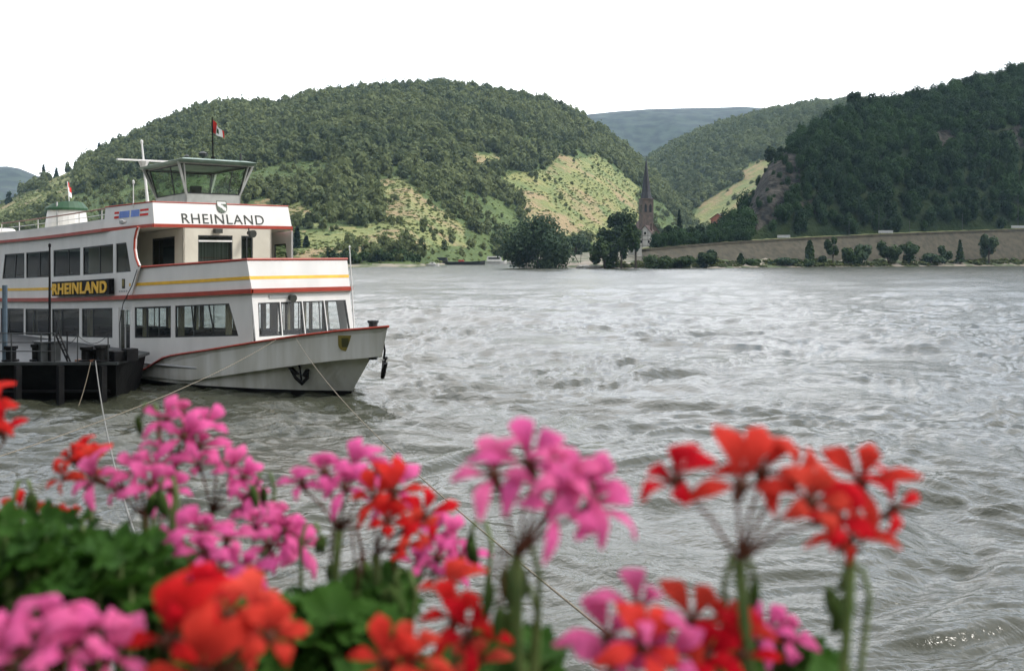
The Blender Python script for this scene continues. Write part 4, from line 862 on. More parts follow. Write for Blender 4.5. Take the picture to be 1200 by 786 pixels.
# --- upper deck house
UZ0, UZ1 = 4.64, 5.80
UOP = [(-29.0, -26.3, -29.0, -26.3), (-26.0, -23.6, -26.0, -23.6), (-22.78, -20.05, -22.45, -20.05), (-19.86, -17.12, -19.86, -17.12), (-16.78, -14.0, -16.78, -14.0), (-13.72, -10.88, -13.72, -10.88), (-10.62, -9.32, -10.62, -9.72)]
for sg in (-1, 1):
    up = MB(); Qs = lambda a, z, sg=sg: P(a, sg * 3.68, z); n1 = Vector((0, sg, 0)); ops = [o + (UZ0, UZ1) for o in UOP]
    wall_open(up, Qs, n1, AFT, -9.25, 3.72, 6.32, ops)
    cur = [(-9.25, 3.72), (-8.65, 4.79), (-8.62, 4.86), (-8.86, 5.15), (-8.98, 5.5), (-8.95, 5.9), (-8.8, 6.2), (-8.7, 6.32), (-9.25, 6.32)]
    if sg < 0: cur = [(s - .7 if s > -9.2 else s, z) for s, z in cur]
    f = lambda s: 1.0 if s < -9.2 else 1.0
    v = [P(s, sg * 3.68, z) for s, z in cur] + [P(s, sg * 3.60, z) for s, z in cur]; n = len(cur)
    up.add(v, [tuple(range(n)), tuple(range(n, 2 * n))[::-1]] + [(i, (i + 1) % n, n + (i + 1) % n, n + i) for i in range(n)])
    uh = up.build('upper_house_side', M['white'], ship)
    for o in ops: window(Qs, n1, o, uh, M['glass'], None, (.55,) if o[1] - o[0] > 2 else ())
k = MB(); k.tube([P(s, 3.70, z) for s, z in [(-8.6, 4.82), (-8.86, 5.15), (-8.98, 5.5), (-8.95, 5.9), (-8.8, 6.2), (-8.68, 6.34)]], .045, 6); k.tube([P(s - .7, -3.70, z) for s, z in [(-8.6, 4.82), (-8.86, 5.15), (-8.98, 5.5), (-8.95, 5.9), (-8.8, 6.2), (-8.68, 6.34)]], .045, 6); k.build('red_edge', M['red'], uh)
k = MB()
for s in np.arange(-29, -14, 2.6):
    for u in (-2.4, 2.4): b = P(s, u, 3.66); k.box(b.x - .6, b.y - .5, b.z, b.x + .6, b.y + .5, b.z + 1.15)
b = P(-20, 0, 3.66); k.box(-33, -1.0, P(-33, 0, 3.6).z, -14, 1.0, b.z + 2.2); k.build('furniture_and_dark_core', M['dark'], ship)  # the long box is an added dark core blocking the view through the windows
# front cabin on the open upper deck
cab = MB(); CZ1 = 6.3
for sg in (1, -1):
    Qs = lambda a, z, sg=sg: P(a, sg * 2.0, z); d_ = (-10.94, -9.0, -10.94, -9.0, 3.8, 6.02); wall_open(cab, Qs, Vector((0, sg, 0)), -13.4, -8.3, 3.67, CZ1, [d_])
    panel(cab, lambda a, z, sg=sg: P(-13.3, sg * a, z), Vector((-1, 0, 0)), [(2.0, 3.67), (3.6, 3.67), (3.6, CZ1), (2.0, CZ1)], .06)
Qc = lambda a, z: P(-8.3, a, z); F1 = (-.18, 1.36, -.18, 1.36, 4.55, 6.02); F2 = (-1.12, -.58, -1.12, -.58, 4.55, 6.02)
wall_open(cab, Qc, Vector((-1, 0, 0)), -2.0, 2.0, 3.67, CZ1, [F2, F1])
co = cab.build('front_cabin', M['cream'], ship)
for sg in (1, -1): window(lambda a, z, sg=sg: P(a, sg * 2.0, z), Vector((0, sg, 0)), (-10.94, -9.0, -10.94, -9.0, 3.8, 6.02), co, M['glass'], M['steel'], (.3,), 'door', .08)
w = window(Qc, Vector((-1, 0, 0)), F1, co, M['glass'], None); k = MB(); panel(k, Qc, Vector((-1, 0, 0)), [(-.16, 5.76), (1.34, 5.76), (1.34, 5.83), (-.16, 5.83)], .05); k.build('window_bar', M['white'], w)
mCurt = noise_mat('grey curtain', (.05, .06, .05), (.16, .17, .15), 9, .9, stretch=(1, 1.6, .02)); k = MB(); panel(k, lambda a, z: P(-8.45, a, z), Vector((-1, 0, 0)), [(-.1, 4.6), (1.3, 4.6), (1.3, 5.75), (-.1, 5.75)], .03); k.build('curtain', mCurt, co)
window(Qc, Vector((-1, 0, 0)), F2, co, M['glass'], None, (.5,))
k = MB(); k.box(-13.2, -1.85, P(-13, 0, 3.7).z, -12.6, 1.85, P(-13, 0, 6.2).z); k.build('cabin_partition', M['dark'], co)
k = MB(); b = P(-8.2, .55, 6.1); k.box(b.x - .08, b.y - .16, b.z, b.x + .12, b.y + .16, b.z + .18); k.build('ceiling_lamp', M['dark'], co)
k = MB(); b = P(-8.0, -.75, 6.12); k.tube([b, b + Vector((.35, 0, -.05))], [.1, .16], 10); k.tube([b, b + Vector((0, 0, .2))], .03, 5); k.build('floodlight', M['dark'], co)
# --- roof deck, bridge wing
RP = [(AFT, 3.76), (-11.7, 3.76), (-8.52, 3.15)]
rd = slab('roof_deck', RP, 6.325, 6.44, M['cream'], ship)
k = MB(); strip(k, RP + [(-8.52, -3.15), (-11.7, -3.76), (AFT, -3.76)], 6.33, 6.46, .04, .07); k.build('red_roof_edge', M['red'], rd)
k = MB(); wb = [(-11.7, 3.70), (-8.5, 3.12), (-8.5, -3.12), (-11.7, -3.70)]; wt = [(-11.7, 3.62), (-8.72, 3.08), (-8.72, -3.08), (-11.7, -3.62)]
for i in range(3):
    b0, b1, t0, t1 = wb[i], wb[i + 1], wt[i], wt[i + 1]; ins = lambda p: ((p[0] + 14) * .985 - 14, p[1] * .98)
    k.hexa([P(*b0, 6.46), P(*b1, 6.46), P(*ins(b1), 6.46), P(*ins(b0), 6.46), P(*t0, 7.32), P(*t1, 7.32), P(*ins(t1), 7.32), P(*ins(t0), 7.32)])
wing = k.build('bridge_wing', M['white'], ship)
k = MB(); k.tube([P(*wt[0], 7.33), P(*wt[1], 7.33), P(*wt[2], 7.33), P(*wt[3], 7.33)], .03, 6); k.build('cap_rail', M['red'], wing)
for sg in (1, -1):
    k = MB(); strip(k, [(-23.4, sg * 3.62), (-11.72, sg * 3.62)], 6.44, 6.85, .0, .06); par = k.build('roof_parapet', M['white'], ship)
    k = MB()
    for s in np.arange(-23.2, -12, 2.2): k.tube([P(s, sg * 3.55, 6.8), P(s, sg * 3.55, 7.28)], .022, 6)
    k.tube([P(s, sg * 3.55, 7.05) for s in np.arange(-23.2, -11.6, 1.9)], .014, 5); k.build('rail_posts', M['white'], par)
    k = MB(); k.tube([P(s, sg * 3.55, 7.29) for s in np.arange(-23.2, -11.6, 1.9)], .032, 6); k.build('handrail', M['wood'], par)
# --- wheelhouse
wh = MB(); Z0, Z1, Z2 = 6.44, 7.75, 9.02; s0, s1, hw = -12.1, -9.5, 1.25
def wp(s, u, z):      # glazed part leans outwards
    f = max(0, (z - Z1) / (Z2 - Z1)); cs, = ((s0 + s1) / 2,); return P(s + (s - cs) / abs(s - cs) * .25 * f if abs(s - cs) > .01 else s, u + (u / abs(u) * .25 * f if abs(u) > .01 else 0), z)
WN = []
for Qw, n_, a0, a1 in ((lambda a, z: wp(s1, a * (1 + .2 * max(0, (z - Z1) / (Z2 - Z1))), z), Vector((-1, 0, 0)), -hw, hw), (lambda a, z: wp(s0, a * (1 + .2 * max(0, (z - Z1) / (Z2 - Z1))), z), Vector((1, 0, 0)), -hw, hw),
                       (lambda a, z: P((s0 + s1) / 2 + a * (1 + .22 * max(0, (z - Z1) / (Z2 - Z1))), hw + .25 * max(0, (z - Z1) / (Z2 - Z1)), z), Vector((0, 1, 0)), -1.3, 1.3), (lambda a, z: P((s0 + s1) / 2 + a * (1 + .22 * max(0, (z - Z1) / (Z2 - Z1))), -hw - .25 * max(0, (z - Z1) / (Z2 - Z1)), z), Vector((0, -1, 0)), -1.3, 1.3)):
    for zz0, zz1 in ((Z0, Z1),): panel(wh, Qw, n_, [(a0, zz0), (a1, zz0), (a1, zz1), (a0, zz1)], .05)
    op = (a0 + .09, a1 - .09, a0 + .09, a1 - .09, Z1 + .04, Z2 - .05); wall_open(wh, Qw, n_, a0, a1, Z1, Z2, [op], .05); WN.append((Qw, n_, op))
wo = wh.build('wheelhouse', pm('wheelhouse paint', (.36, .37, .35), .5), ship)
for Qw, n_, op in WN: window(Qw, n_, op, wo, M['glass_green'], M['steel'], (.62,) if n_.y else ())
k = MB(); zc = 9.02; rs0, rs1, ru = s0 - .62, s1 + .55, hw + .5
k.hexa([P(rs0 + .1, ru - .1, zc), P(rs1 - .1, ru - .1, zc), P(rs1 - .1, -ru + .1, zc), P(rs0 + .1, -ru + .1, zc), P(rs0, ru, zc + .1), P(rs1, ru, zc + .1), P(rs1, -ru, zc + .1), P(rs0, -ru, zc + .1)])
k.hexa([P(rs0, ru, zc + .101), P(rs1, ru, zc + .101), P(rs1, -ru, zc + .101), P(rs0, -ru, zc + .101), P(rs0 + .35, ru - .35, zc + .2), P(rs1 - .35, ru - .35, zc + .2), P(rs1 - .35, -ru + .35, zc + .2), P(rs0 + .35, -ru + .35, zc + .2)])
ro = k.build('roof', noise_mat('grey green roof paint', (.10, .17, .13), (.17, .24, .2), 2, .5), wo)
k = MB(); b = P(-11.2, .3, 9.2); k.tube([b, b + Vector((0, 0, .22))], .05, 6); k.lathe([(.02, .2), (.11, .24), (.12, .34), (.03, .4)], b, 10); k.build('roof_lamp', M['steel'], ro); k = MB(); b = P(-10.2, .1, 9.2); k.tube([b, b + Vector((0, 0, .2))], .05, 6); k.lathe([(.02, .18), (.17, .24), (.19, .36), (.04, .44)], b, 10); k.build('roof_lamp', M['steel'], ro); k = MB(); b = P(-9.4, -1.2, 9.2); k.tube([b, b + Vector((0, 0, .35))], [.07, .04], 6); k.build('horn', M['steel'], ro)
k = MB(); b = P(-10.6, 0, 6.5); k.box(-10.3, -.7, b.z, -9.95, .7, b.z + 1.4); k.box(-11.1, -.22, b.z, -10.9, .22, b.z + 1.75); k.build('helm_console', M['dark'], wo)
# --- masts and flags
k = MB(); k.tube([P(-9.55, .0, 9.2), P(-9.62, .0, 10.99)], .035, 6); k.tube([P(-9.55, .0, 9.2), P(-9.55, 0, 9.35)], .09, 8); fm = k.build('flag_mast', M['black'], ship)
def flag(mb, pts, z0, z1, wave, m_of):
    n = 10
    for i in range(n):
        for j in range(4):
            q = []
            for a, c in ((i, j), (i + 1, j), (i + 1, j + 1), (i, j + 1)):
                f = a / n; g = c / 4; q.append(pts(f, g) + Vector((0, 0.06 * math.sin(f * 7 + g) * wave, 0)))
            mb.quad(*q, m=m_of((i + .5) / n, (j + .5) / 4))
k = MB(); b0 = P(-9.62, 0, 10.9)
flag(k, lambda f, g: b0 + Vector((.42 * f, .26 * f, -.55 * g * (1 - .5 * f) - .5 * f)), 0, 0, 1, lambda f, g: 0 if f < .42 or f > .9 else (2 if (abs(f - .62) < .12 and abs(g - .55) < .18) else 1)); k.build('flag', [M['flagred'], M['flagwhite'], M['green']], fm)
k = MB(); k.tube([P(-14.2, .4, 6.44), P(-14.6, .4, 8.0), P(-15.12, .4, 10.5)], [.085, .07, .04], 8); b = P(-15.14, .4, 10.5); k.lathe([(.03, 0), (.07, .03), (.07, .13), (.02, .17)], b, 8); mm = k.build('signal_mast', M['white'], ship)
k = MB(); a_, b2 = P(-14.98, 1.62, 9.72), P(-14.98, -.75, 9.75); k.hexa([a_ + Vector((-.08, 0, -.035)), b2 + Vector((-.08, 0, -.035)), b2 + Vector((.08, 0, -.035)), a_ + Vector((.08, 0, -.035)), a_ + Vector((-.07, 0, .035)), b2 + Vector((-.07, 0, .035)), b2 + Vector((.07, 0, .035)), a_ + Vector((.07, 0, .035))]); k.tube([P(-14.95, .4, 9.35), P(-14.95, .4, 9.7)], [.1, .25], 8); k.build('crossbar', M['white'], mm)
k = MB(); k.tube([P(-15, 1.3, 9.7), P(-14.3, 1.0, 7.2)], .008, 4); k.tube([P(-15, -.6, 9.7), P(-14.2, -.1, 7.2)], .008, 4); k.build('stay_wire', M['steel'], mm)
k = MB(); k.tube([P(-9.9, 3.3, 7.2), P(-9.9, 3.3, 8.15)], [.03, .02], 6); b = P(-9.9, 3.3, 8.1); k.lathe([(.02, 0), (.05, .04), (.05, .14), (.01, .18)], b, 8); k.build('aerial', M['white'], wing)
# bow flagstaff
k = MB(); k.tube([Vector((.35, 0, 1.4)), Vector((-.02, 0, 5.2))], [.035, .022], 6); k.lathe([(.01, 0), (.04, .02), (.01, .09)], (-.02, 0, 5.2), 8); k.build('bow_flagstaff', M['white'], ship)
# --- funnel
k = MB(); b = P(-24.2, 0, 6.44); k.lathe([(1.06, .35), (1.0, 1.0), (.9, 1.66)], b, 22); fn = k.build('funnel', M['white'], ship, smooth=False)
k = MB(); k.lathe([(1.1, 0), (1.12, .36), (1.0, .38)], b, 22); k.build('base_ring', M['yellow'], fn)
k = MB(); n = 22; v = []
for rad, z, lift in ((1.0, 1.6, .0), (1.02, 1.72, .0), (.80, 1.90, .16)):
    for i in range(n): a = 2 * math.pi * i / n; v.append(b + Vector((rad * math.cos(a) * (1.15 if math.cos(a) < 0 else 1), rad * math.sin(a), z + lift * math.cos(a))))
k.add(v, [(j * n + i, j * n + (i + 1) % n, (j + 1) * n + (i + 1) % n, (j + 1) * n + i) for j in range(2) for i in range(n)] + [tuple(range(2 * n, 3 * n))]); k.build('cap', M['green'], fn)
k = MB(); k.tube([b + Vector((.1, .1, 1.9)), b + Vector((-.15, .1, 3.1))], .025, 5); fs = k.build('flagstaff', M['white'], fn)
k = MB(); c0 = b + Vector((-.15, .1, 3.08)); flag(k, lambda f, g: c0 + Vector((-.12 * f + .06 * g, .2 * f, -.55 * g - .3 * f)), 0, 0, 1, lambda f, g: 0 if g < .45 else 1); k.build('flag', [M['flagred'], M['flagwhite']], fs)
k = MB(); k.tube([b + Vector((.75, -.75, .4)), b + Vector((.55, -.72, 2.0))], .05, 6); k.build('exhaust_pipe', M['grey'], fn)
k = MB(); b = P(-24.9, 3.0, 6.44); k.lathe([(.62, 0), (.62, .38), (.74, .40), (.74, .55), (.6, .66), (.05, .70)], b, 18); k.build('vent_cowl', M['white'], ship, smooth=False)
k = MB()
for i in range(2): b = P(-27.5 - i * 2.2, 2.6, 6.44); k.box(b.x - .9, b.y - .4, b.z, b.x + .9, b.y + .4, b.z + .5)
k.build('deck_locker', M['white'], ship)

# --- lettering and emblems
def text(name, body, H_, Wd, depth, mat, parent, origin, ex, ez, bold=0.0, shear=0.0):
    """origin: lower left corner; ex, ez: unit vectors of the writing plane"""
    c = bpy.data.curves.new(name, 'FONT'); c.body = body; c.size = 1; c.extrude = .5; c.offset = bold; c.shear = shear; c.space_character = 1.12
    o = bpy.data.objects.new(name, c); link(o); dg = bpy.context.evaluated_depsgraph_get(); me = bpy.data.meshes.new_from_object(o.evaluated_get(dg)); bpy.data.objects.remove(o); bpy.data.curves.remove(c)
    xs = [v.co.x for v in me.vertices]; ys = [v.co.y for v in me.vertices]; x0, x1, y0, y1 = min(xs), max(xs), min(ys), max(ys); en = ex.cross(ez)
    for v in me.vertices:
        v.co = origin + ex * ((v.co.x - x0) / (x1 - x0) * Wd) + ez * ((v.co.y - y0) / (y1 - y0) * H_) + en * (v.co.z * depth)
    me.materials.clear(); me.materials.append(mat); o = bpy.data.objects.new(name, me); link(o, parent); return o
ezw = (P(-8.72, 0, 7.32) - P(-8.5, 0, 6.46)).normalized()
text('lettering', 'RHEINLAND', .40, 3.72, .03, M['dark'], wing, P(-8.508, 1.93, 6.50), Vector((0, 1, 0)), ezw)
def shield(pts_fn, mb, m_fn, w, h):
    n = 12
    for i in range(n):
        for j in range(n):
            q = []
            for a, c in ((i, j), (i + 1, j), (i + 1, j + 1), (i, j + 1)):
                x = a / n * 2 - 1; y = c / n; ww = 1 if y > .45 else math.sqrt(max(0, 1 - ((.45 - y) / .45) ** 2)) * .98 + .02; q.append(pts_fn(x * ww * w / 2, y * h))
            mb.quad(*q, m=m_fn((i + .5) / n * 2 - 1, (j + .5) / n))
k = MB(); o0 = P(-8.60, .1, 6.95); shield(lambda x, y: o0 + Vector((.014, x, 0)) + ezw * y, k, lambda x, y: 0 if (abs(x) > .84 or y > .9) else (1 if abs(y - .5 + x * .3) < .15 or y > .78 else 0), .46, .52); k.build('crest', [pm('crest green', (.05, .075, .045), .5), M['white']], wing)
k = MB()
for s, w_, mi in ((-11.05, .28, 0), (-10.72, .62, 1), (-9.98, .5, 1), (-9.42, .5, 0)):
    for j in range(3):
        zz = 6.82 + j * .09; u_ = lambda s, z: (3.70 - (s + 11.7) * .58 / 3.2) - (z - 6.46) / .86 * .07 + .012
        k.hexa([P(s, u_(s, zz), zz), P(s + w_, u_(s + w_, zz), zz), P(s + w_, u_(s + w_, zz) - .02, zz), P(s, u_(s, zz) - .02, zz), P(s, u_(s, zz + .08), zz + .085), P(s + w_, u_(s + w_, zz + .08), zz + .085), P(s + w_, u_(s + w_, zz) - .02, zz + .085), P(s, u_(s, zz) - .02, zz + .085)], (2 if (mi == 0 and j == 1) else mi))
k.build('line_pennants', [M['flagred'], M['blue'], M['flagwhite']], wing)
k = MB(); b = P(-10.0, 3.6, 6.62); k.lathe([(.02, -.1), (.15, -.08), (.17, .05), (.02, .1)], b + Vector((0, -.12, 0)), 10, sx=1, sy=.6); k.tube([b, b + Vector((.25, -.25, 0))], .07, 8); k.build('horn', M['grey'], wing)
# side sign: black box letters with yellow faces
def sign():
    k = MB(); n = 4
    for i in range(n):
        a, b = -16.35 + 5.6 * i / n, -16.35 + 5.6 * (i + 1) / n; k.hexa([P(a, 3.92, 3.80), P(b, 3.92, 3.80), P(b, 3.70, 3.80), P(a, 3.70, 3.80), P(a, 3.92, 4.42), P(b, 3.92, 4.42), P(b, 3.70, 4.42), P(a, 3.70, 4.42)])
    sb = k.build('name_board', M['black'], ship)
    ex = (P(-10.9, 0, 3.8) - P(-16.3, 0, 3.8)).normalized(); o0 = P(-16.25, 3.925, 3.86)
    text('lettering', 'RHEINLAND', .48, 5.35, .05, M['yellow'], sb, o0, ex, Vector((0, 0, 1)), bold=.04)
sign()
k = MB(); b = P(-9.95, 3.69, 4.0); k.hexa([b + Vector((-.13, 0, 0)), b + Vector((.13, 0, 0)), b + Vector((.13, .02, 0)), b + Vector((-.13, .02, 0)), b + Vector((-.13, 0, .38)), b + Vector((.13, 0, .38)), b + Vector((.13, .02, .38)), b + Vector((-.13, .02, .38))]); em = k.build('emblem', M['dark'], ship)
k = MB(); b = b + Vector((0, -.012, .06)); shield(lambda x, y: b + Vector((x, 0, y)), k, lambda x, y: 0, .18, .28); k.build('emblem_shield', M['gold'], em)
k = MB()
for i in range(4): b = P(-10.35 + i * .2, 3.69, 3.86); k.box(b.x, b.y, b.z, b.x + .13, b.y + .015, b.z + .07)
k.build('small_lettering', M['grey'], em)
# bow: crest plate, anchors, bollard
hp = lambda q, f, sg=1: lev(RAIL, 2.2, (q / 36) ** (1 / 1.75), sg).lerp(lev(CHINE, 1.27, (q / 36) ** (1 / 1.75), sg), f)
c0, c1, c2 = hp(.45, .4), hp(1.15, .4), hp(.85, .80); tx = (c0 - c1).normalized(); ty = (hp(.8, .2) - hp(.8, .8)).normalized(); tn = tx.cross(ty); tn = tn if tn.y < 0 else -tn
k = MB(); tx = Vector((.73, .68, 0)); ty = Vector((.12, -.12, 1)).normalized(); tn = Vector((.69, -.71, .1)).normalized(); o1 = c2 + Vector((.10, -.17, .02)); shield(lambda x, y: o1 + tx * x + ty * y + tn * (.03 - .4 * x * x), k, lambda x, y: 1 if (abs(x) < .55 and .25 < y < .85) else 0, .5, .56); k.build('bow_crest', [M['gold'], pm('dark crest', (.06, .06, .02), .5)], ship)
def anchor(c, tx, ty, tn, s):
    k = MB(); A_ = lambda x, y, z=.08: c + tx * x * s + ty * y * s + tn * z
    k.tube([A_(0, -.1), A_(0, .75)], .06 * s, 6); k.tube([A_(-.62, .5), A_(-.35, .05), A_(0, -.28), A_(.38, .05), A_(.5, .4)], [.03 * s, .1 * s, .13 * s, .1 * s, .03 * s], 6)
    k.hexa([A_(-.7, .6, .02), A_(-.3, .2, .02), A_(-.1, .25, .02), A_(-.5, .62, .02), A_(-.7, .6, .14), A_(-.3, .2, .14), A_(-.1, .25, .14), A_(-.5, .62, .14)])
    k.hexa([A_(.3, .1, .02), A_(.55, .5, .02), A_(.4, .58, .02), A_(.1, .2, .02), A_(.3, .1, .14), A_(.55, .5, .14), A_(.4, .58, .14), A_(.1, .2, .14)]); k.tube([A_(-.05, .75, .1), A_(.06, .82, .1)], .09 * s, 6)
    return k.build('anchor', M['black'], ship)
cA = Vector((-1.05, -1.28, .62)); anchor(cA, Vector((.86, .52, 0)).normalized(), Vector((0, -.15, 1)).normalized(), Vector((.45, -.88, -.1)).normalized(), .62)
an = anchor(Vector((1.0, .62, .85)), Vector((.86, -.52, 0)).normalized(), Vector((0, .2, 1)).normalized(), Vector((.45, .88, 0)), .62)
k = MB(); k.tube([Vector((1.02, .72, 1.3)), Vector((1.15, .66, 1.6)), Vector((1.3, .48, 1.95)), Vector((1.25, .3, 2.05))], .04, 6); k.build('anchor_chain', M['black'], an)
k = MB(); k.lathe([(.16, 0), (.16, .35), (.2, .37), (.2, .45), (.02, .47)], (1.35, 0, 2.25), 10); k.lathe([(.16, -.9), (.16, 0)], (1.35, 0, 2.25), 10); k.build('bollard', M['steel'], ship)
k = MB(); b = P(-3.1, .55, 3.4); k.tube([b + Vector((.1, 0, 0)), b + Vector((.38, 0, -.05))], [.1, .15], 10); k.build('searchlight', M['dark'], lh); k = MB(); b = P(-2.96, 1.0, 3.36); k.box(b.x - .02, b.y - .45, b.z, b.x + .03, b.y + .45, b.z + .12); k.build('vent_grille', M['grey'], lh)
k = MB(); k.tube([P(-8.7, 3.72, 4.7), P(-9.0, 3.78, 4.1), P(-9.7, 3.82, 3.4), P(-9.95, 3.85, 2.6), P(-9.9, 3.85, 1.6)], .018, 5); k.build('hanging_line', M['steel'], ship)
for s in (-14.5, -18.5):
    k = MB(); k.lathe([(.06, 0), (.2, .08), (.22, .7), (.06, .8)], (s, -3.95, .35), 12); k.build('fender', M['black'], ship, smooth=True)
# ================================================================== LANDING STAGE
pon = empty('landing_stage', SO, -TH); tag(pon, 'low black steel landing stage between the boat and the left edge, with bollards and rails', 'landing stage')
top = [(-4.3, 6.6), (-9.4, 12.0), (-30, 12.0), (-30, 4.1), (-7.2, 4.1)]
bot = [(-5.4, 6.1), (-9.6, 11.4), (-29.6, 11.4), (-29.6, 4.3), (-7.6, 4.3)]
V_ = lambda s, u, z: Vector((s, -u, z))
k = MB(); n = 5; k.add([V_(s, u, -.6) for s, u in bot] + [V_(s, u, 1.22) for s, u in top], [tuple(range(n))[::-1], tuple(range(n, 2 * n))] + [(i, (i + 1) % n, n + (i + 1) % n, n + i) for i in range(n)]); k.build('hull', M['black'], pon)
k = MB(); tp2 = [(-4.2, 6.6), (-9.4, 12.1), (-30.1, 12.1), (-30.1, 4.0), (-7.1, 4.0)]; k.add([V_(s, u, 1.222) for s, u in tp2] + [V_(s, u, 1.32) for s, u in tp2], [tuple(range(n))[::-1], tuple(range(n, 2 * n))] + [(i, (i + 1) % n, n + (i + 1) % n, n + i) for i in range(n)]); k.build('deck', M['steel'], pon)
E0, E1 = Vector((-6.91, -9.48, 1.32)), Vector((-3.7, -6.16, 1.32))          # end edge of the deck, left and right in view
edge = lambda px, back=.25: E0 + (E1 - E0) * (px / 160.0) + Vector((-.72, .69, 0)).normalized() * back
def bol(px, back, r, h):
    k = MB(); c = edge(px, back); k.lathe([(r * 1.5, 0), (r * 1.5, .05), (r, .07), (r, h - .12), (r * 1.3, h - .1), (r * 1.3, h), (.02, h + .03)], c, 12); k.build('bollard', M['black'], pon)
for px, back, r, h in ((6, .4, .19, .52), (36, .5, .16, .58), (97, .35, .17, .5), (116, .3, .2, .56), (103, .5, .13, .4), (128, .4, .12, .35)): bol(px, back, r, h)
k = MB(); c = edge(47, .6); k.box(c.x - .33, c.y - .33, c.z, c.x + .33, c.y + .33, c.z + .62); k.box(c.x - .37, c.y - .37, c.z + .62, c.x + .37, c.y + .37, c.z + .68); k.build('deck_box', M['steel'], pon)
k = MB(); c = edge(132, .5); k.box(c.x - .3, c.y - .25, c.z, c.x + .3, c.y + .25, c.z + .34); c = edge(146, .55); k.box(c.x - .22, c.y - .2, c.z, c.x + .22, c.y + .2, c.z + .42); k.build('winch', M['black'], pon)
k = MB()
for px in (-60, -25, 11, 46, 62): k.tube([edge(px, .15), edge(px, .15) + Vector((0, 0, .98))], .025, 6)
for z in (.36, .66, .97): k.tube([edge(-60, .15) + Vector((0, 0, z)), edge(62, .15) + Vector((0, 0, z))], .018, 5)
k.build('railing', M['steel'], pon)
k = MB()
for px in (89, 125): k.tube([edge(px, .15), edge(px, .15) + Vector((0, 0, .95))], .022, 6)
def sagline(a, b, sag, n=12): return [a + (b - a) * (i / n) - Vector((0, 0, 4 * sag * (i / n) * (1 - i / n))) for i in range(n + 1)]
for a, b in ((66, 89), (89, 125)): k.tube(sagline(edge(a, .15) + Vector((0, 0, .92)), edge(b, .15) + Vector((0, 0, .92)), .3), .012, 5)
k.build('chain_rail', M['steel'], pon)
k = MB()
for dx in (0, 5): k.tube([edge(60 + dx, .3) + Vector((0, 0, .98)), edge(77 + dx * .6, .2) + Vector((0, 0, -.02))], .03, 6)
for f in (.2, .4, .6, .8): k.tube([edge(60 + 17 * f, .25) + Vector((0, 0, .98 * (1 - f))), edge(65 + 15 * f, .25) + Vector((0, 0, .98 * (1 - f)))], .018, 5)
k.tube([edge(68, .8), edge(68, .8) + Vector((0, 0, 1.0))], .025, 5); k.build('ladder', M['black'], pon)
k = MB(); c = edge(54, .3); k.tube([c, c + Vector((0, 0, 2.2)), c + Vector((0, 0, 3.9))], [.05, .045, .03], 8); k.lathe([(.02, 0), (.05, .02), (.05, .12), (.01, .15)], c + Vector((0, 0, 3.88)), 8); k.build('lamp_pole', M['black'], pon)
k = MB(); a, b = edge(86, .6), edge(110, .5); d_ = (b - a).normalized(); q = Vector((-d_.y, d_.x, 0)) * .35; z = Vector((0, 0, .06)); k.hexa([a - q, b - q, b + q, a + q, a - q + z, b - q + z, b + q + z, a + q + z]); k.build('gangplank', M['wood'], pon)
k = MB(); k.box(-17.5, -11.0, 1.32, -11.5, -10.6, 1.62); c = edge(1, .3); k.tube([c, c + Vector((0, 0, 2.6))], .09, 8); k.build('steel_post', pm('blue grey steel', (.06, .09, .12), .5), pon)
k = MB()
for z in (.25, .8): k.tube([V_(-4.75 - (1.0 - z) * .3, 6.5, z), V_(-9.5, 11.75, z)], .07, 6)
for px in (20, 70, 120): c = edge(px, -.02); k.box(c.x - .12, c.y - .06, -.3, c.x + .12, c.y + .12, 1.2)
k.build('rubbing_timbers', M['black'], pon)

# ================================================================== ROPES
def rope(label, a, b, sag, r=.02, name='mooring_rope', mat='rope', n=40):
    k = MB(); k.tube(sagline(Vector(a), Vector(b), sag, n), r, 6); o = k.build(name, M[mat], smooth=True); tag(o, label, 'rope', 'mooring ropes'); return o
r1 = SW(-.8, 1.72, 2.06)
rope('rope running from the bow over the open water behind the central pink head', r1, (1.0, 6.6, 2.44), .42, .009)
rope('rope slanting from the bow down to the left edge across the dark hull', SW(-1.6, 2.0, 1.98), (-7.9, 14, 2.0), .3, .009, n=30)
rope('pale cable dropping from the landing stage behind the tall left pink flowers', ship.matrix_basis @ (edge(112, .0) + Vector((0, 0, .05))), (-1.65, 6.2, 2.42), .8, .017, mat='cable')
rope('short slack rope hanging from the landing stage bollard into the water', ship.matrix_basis @ edge(107, -.05), ship.matrix_basis @ (edge(104, -.9) + Vector((0, 0, -1.35))), .1, .016)

# ================================================================== QUAY AND FLOWER BOX
mConc = noise_mat('quay concrete', (.22, .21, .19), (.34, .32, .29), 1.2, .9, bump=.3)
def sheet(name, mat, x0, x1, y0, y1, z): k = MB(); k.quad((x0, y0, z), (x1, y0, z), (x1, y1, z), (x0, y1, z)); return tag(k.build(name, mat), kind='structure')
sheet('promenade', mConc, -60, 60, -60, .42, 3.35)
k = MB(); k.box(-60, 1.05, 2.1, 60, 5.4, 2.4); k.box(-60, 4.9, -2.5, 60, 5.398, 2.098); tag(k.build('quay', mConc), kind='structure')
k = MB(); k.box(-60, .42, 2.2, 60, 1.05, 4.18); o = k.build('parapet_wall', noise_mat('parapet stone', (.2, .18, .15), (.32, .29, .25), 2, .9, bump=.4)); tag(o, 'stone river parapet below the flower box, along the promenade', 'wall')
for (x, y) in ((1.0, 6.6 - 1.35), (-1.65, 5.1)): pass
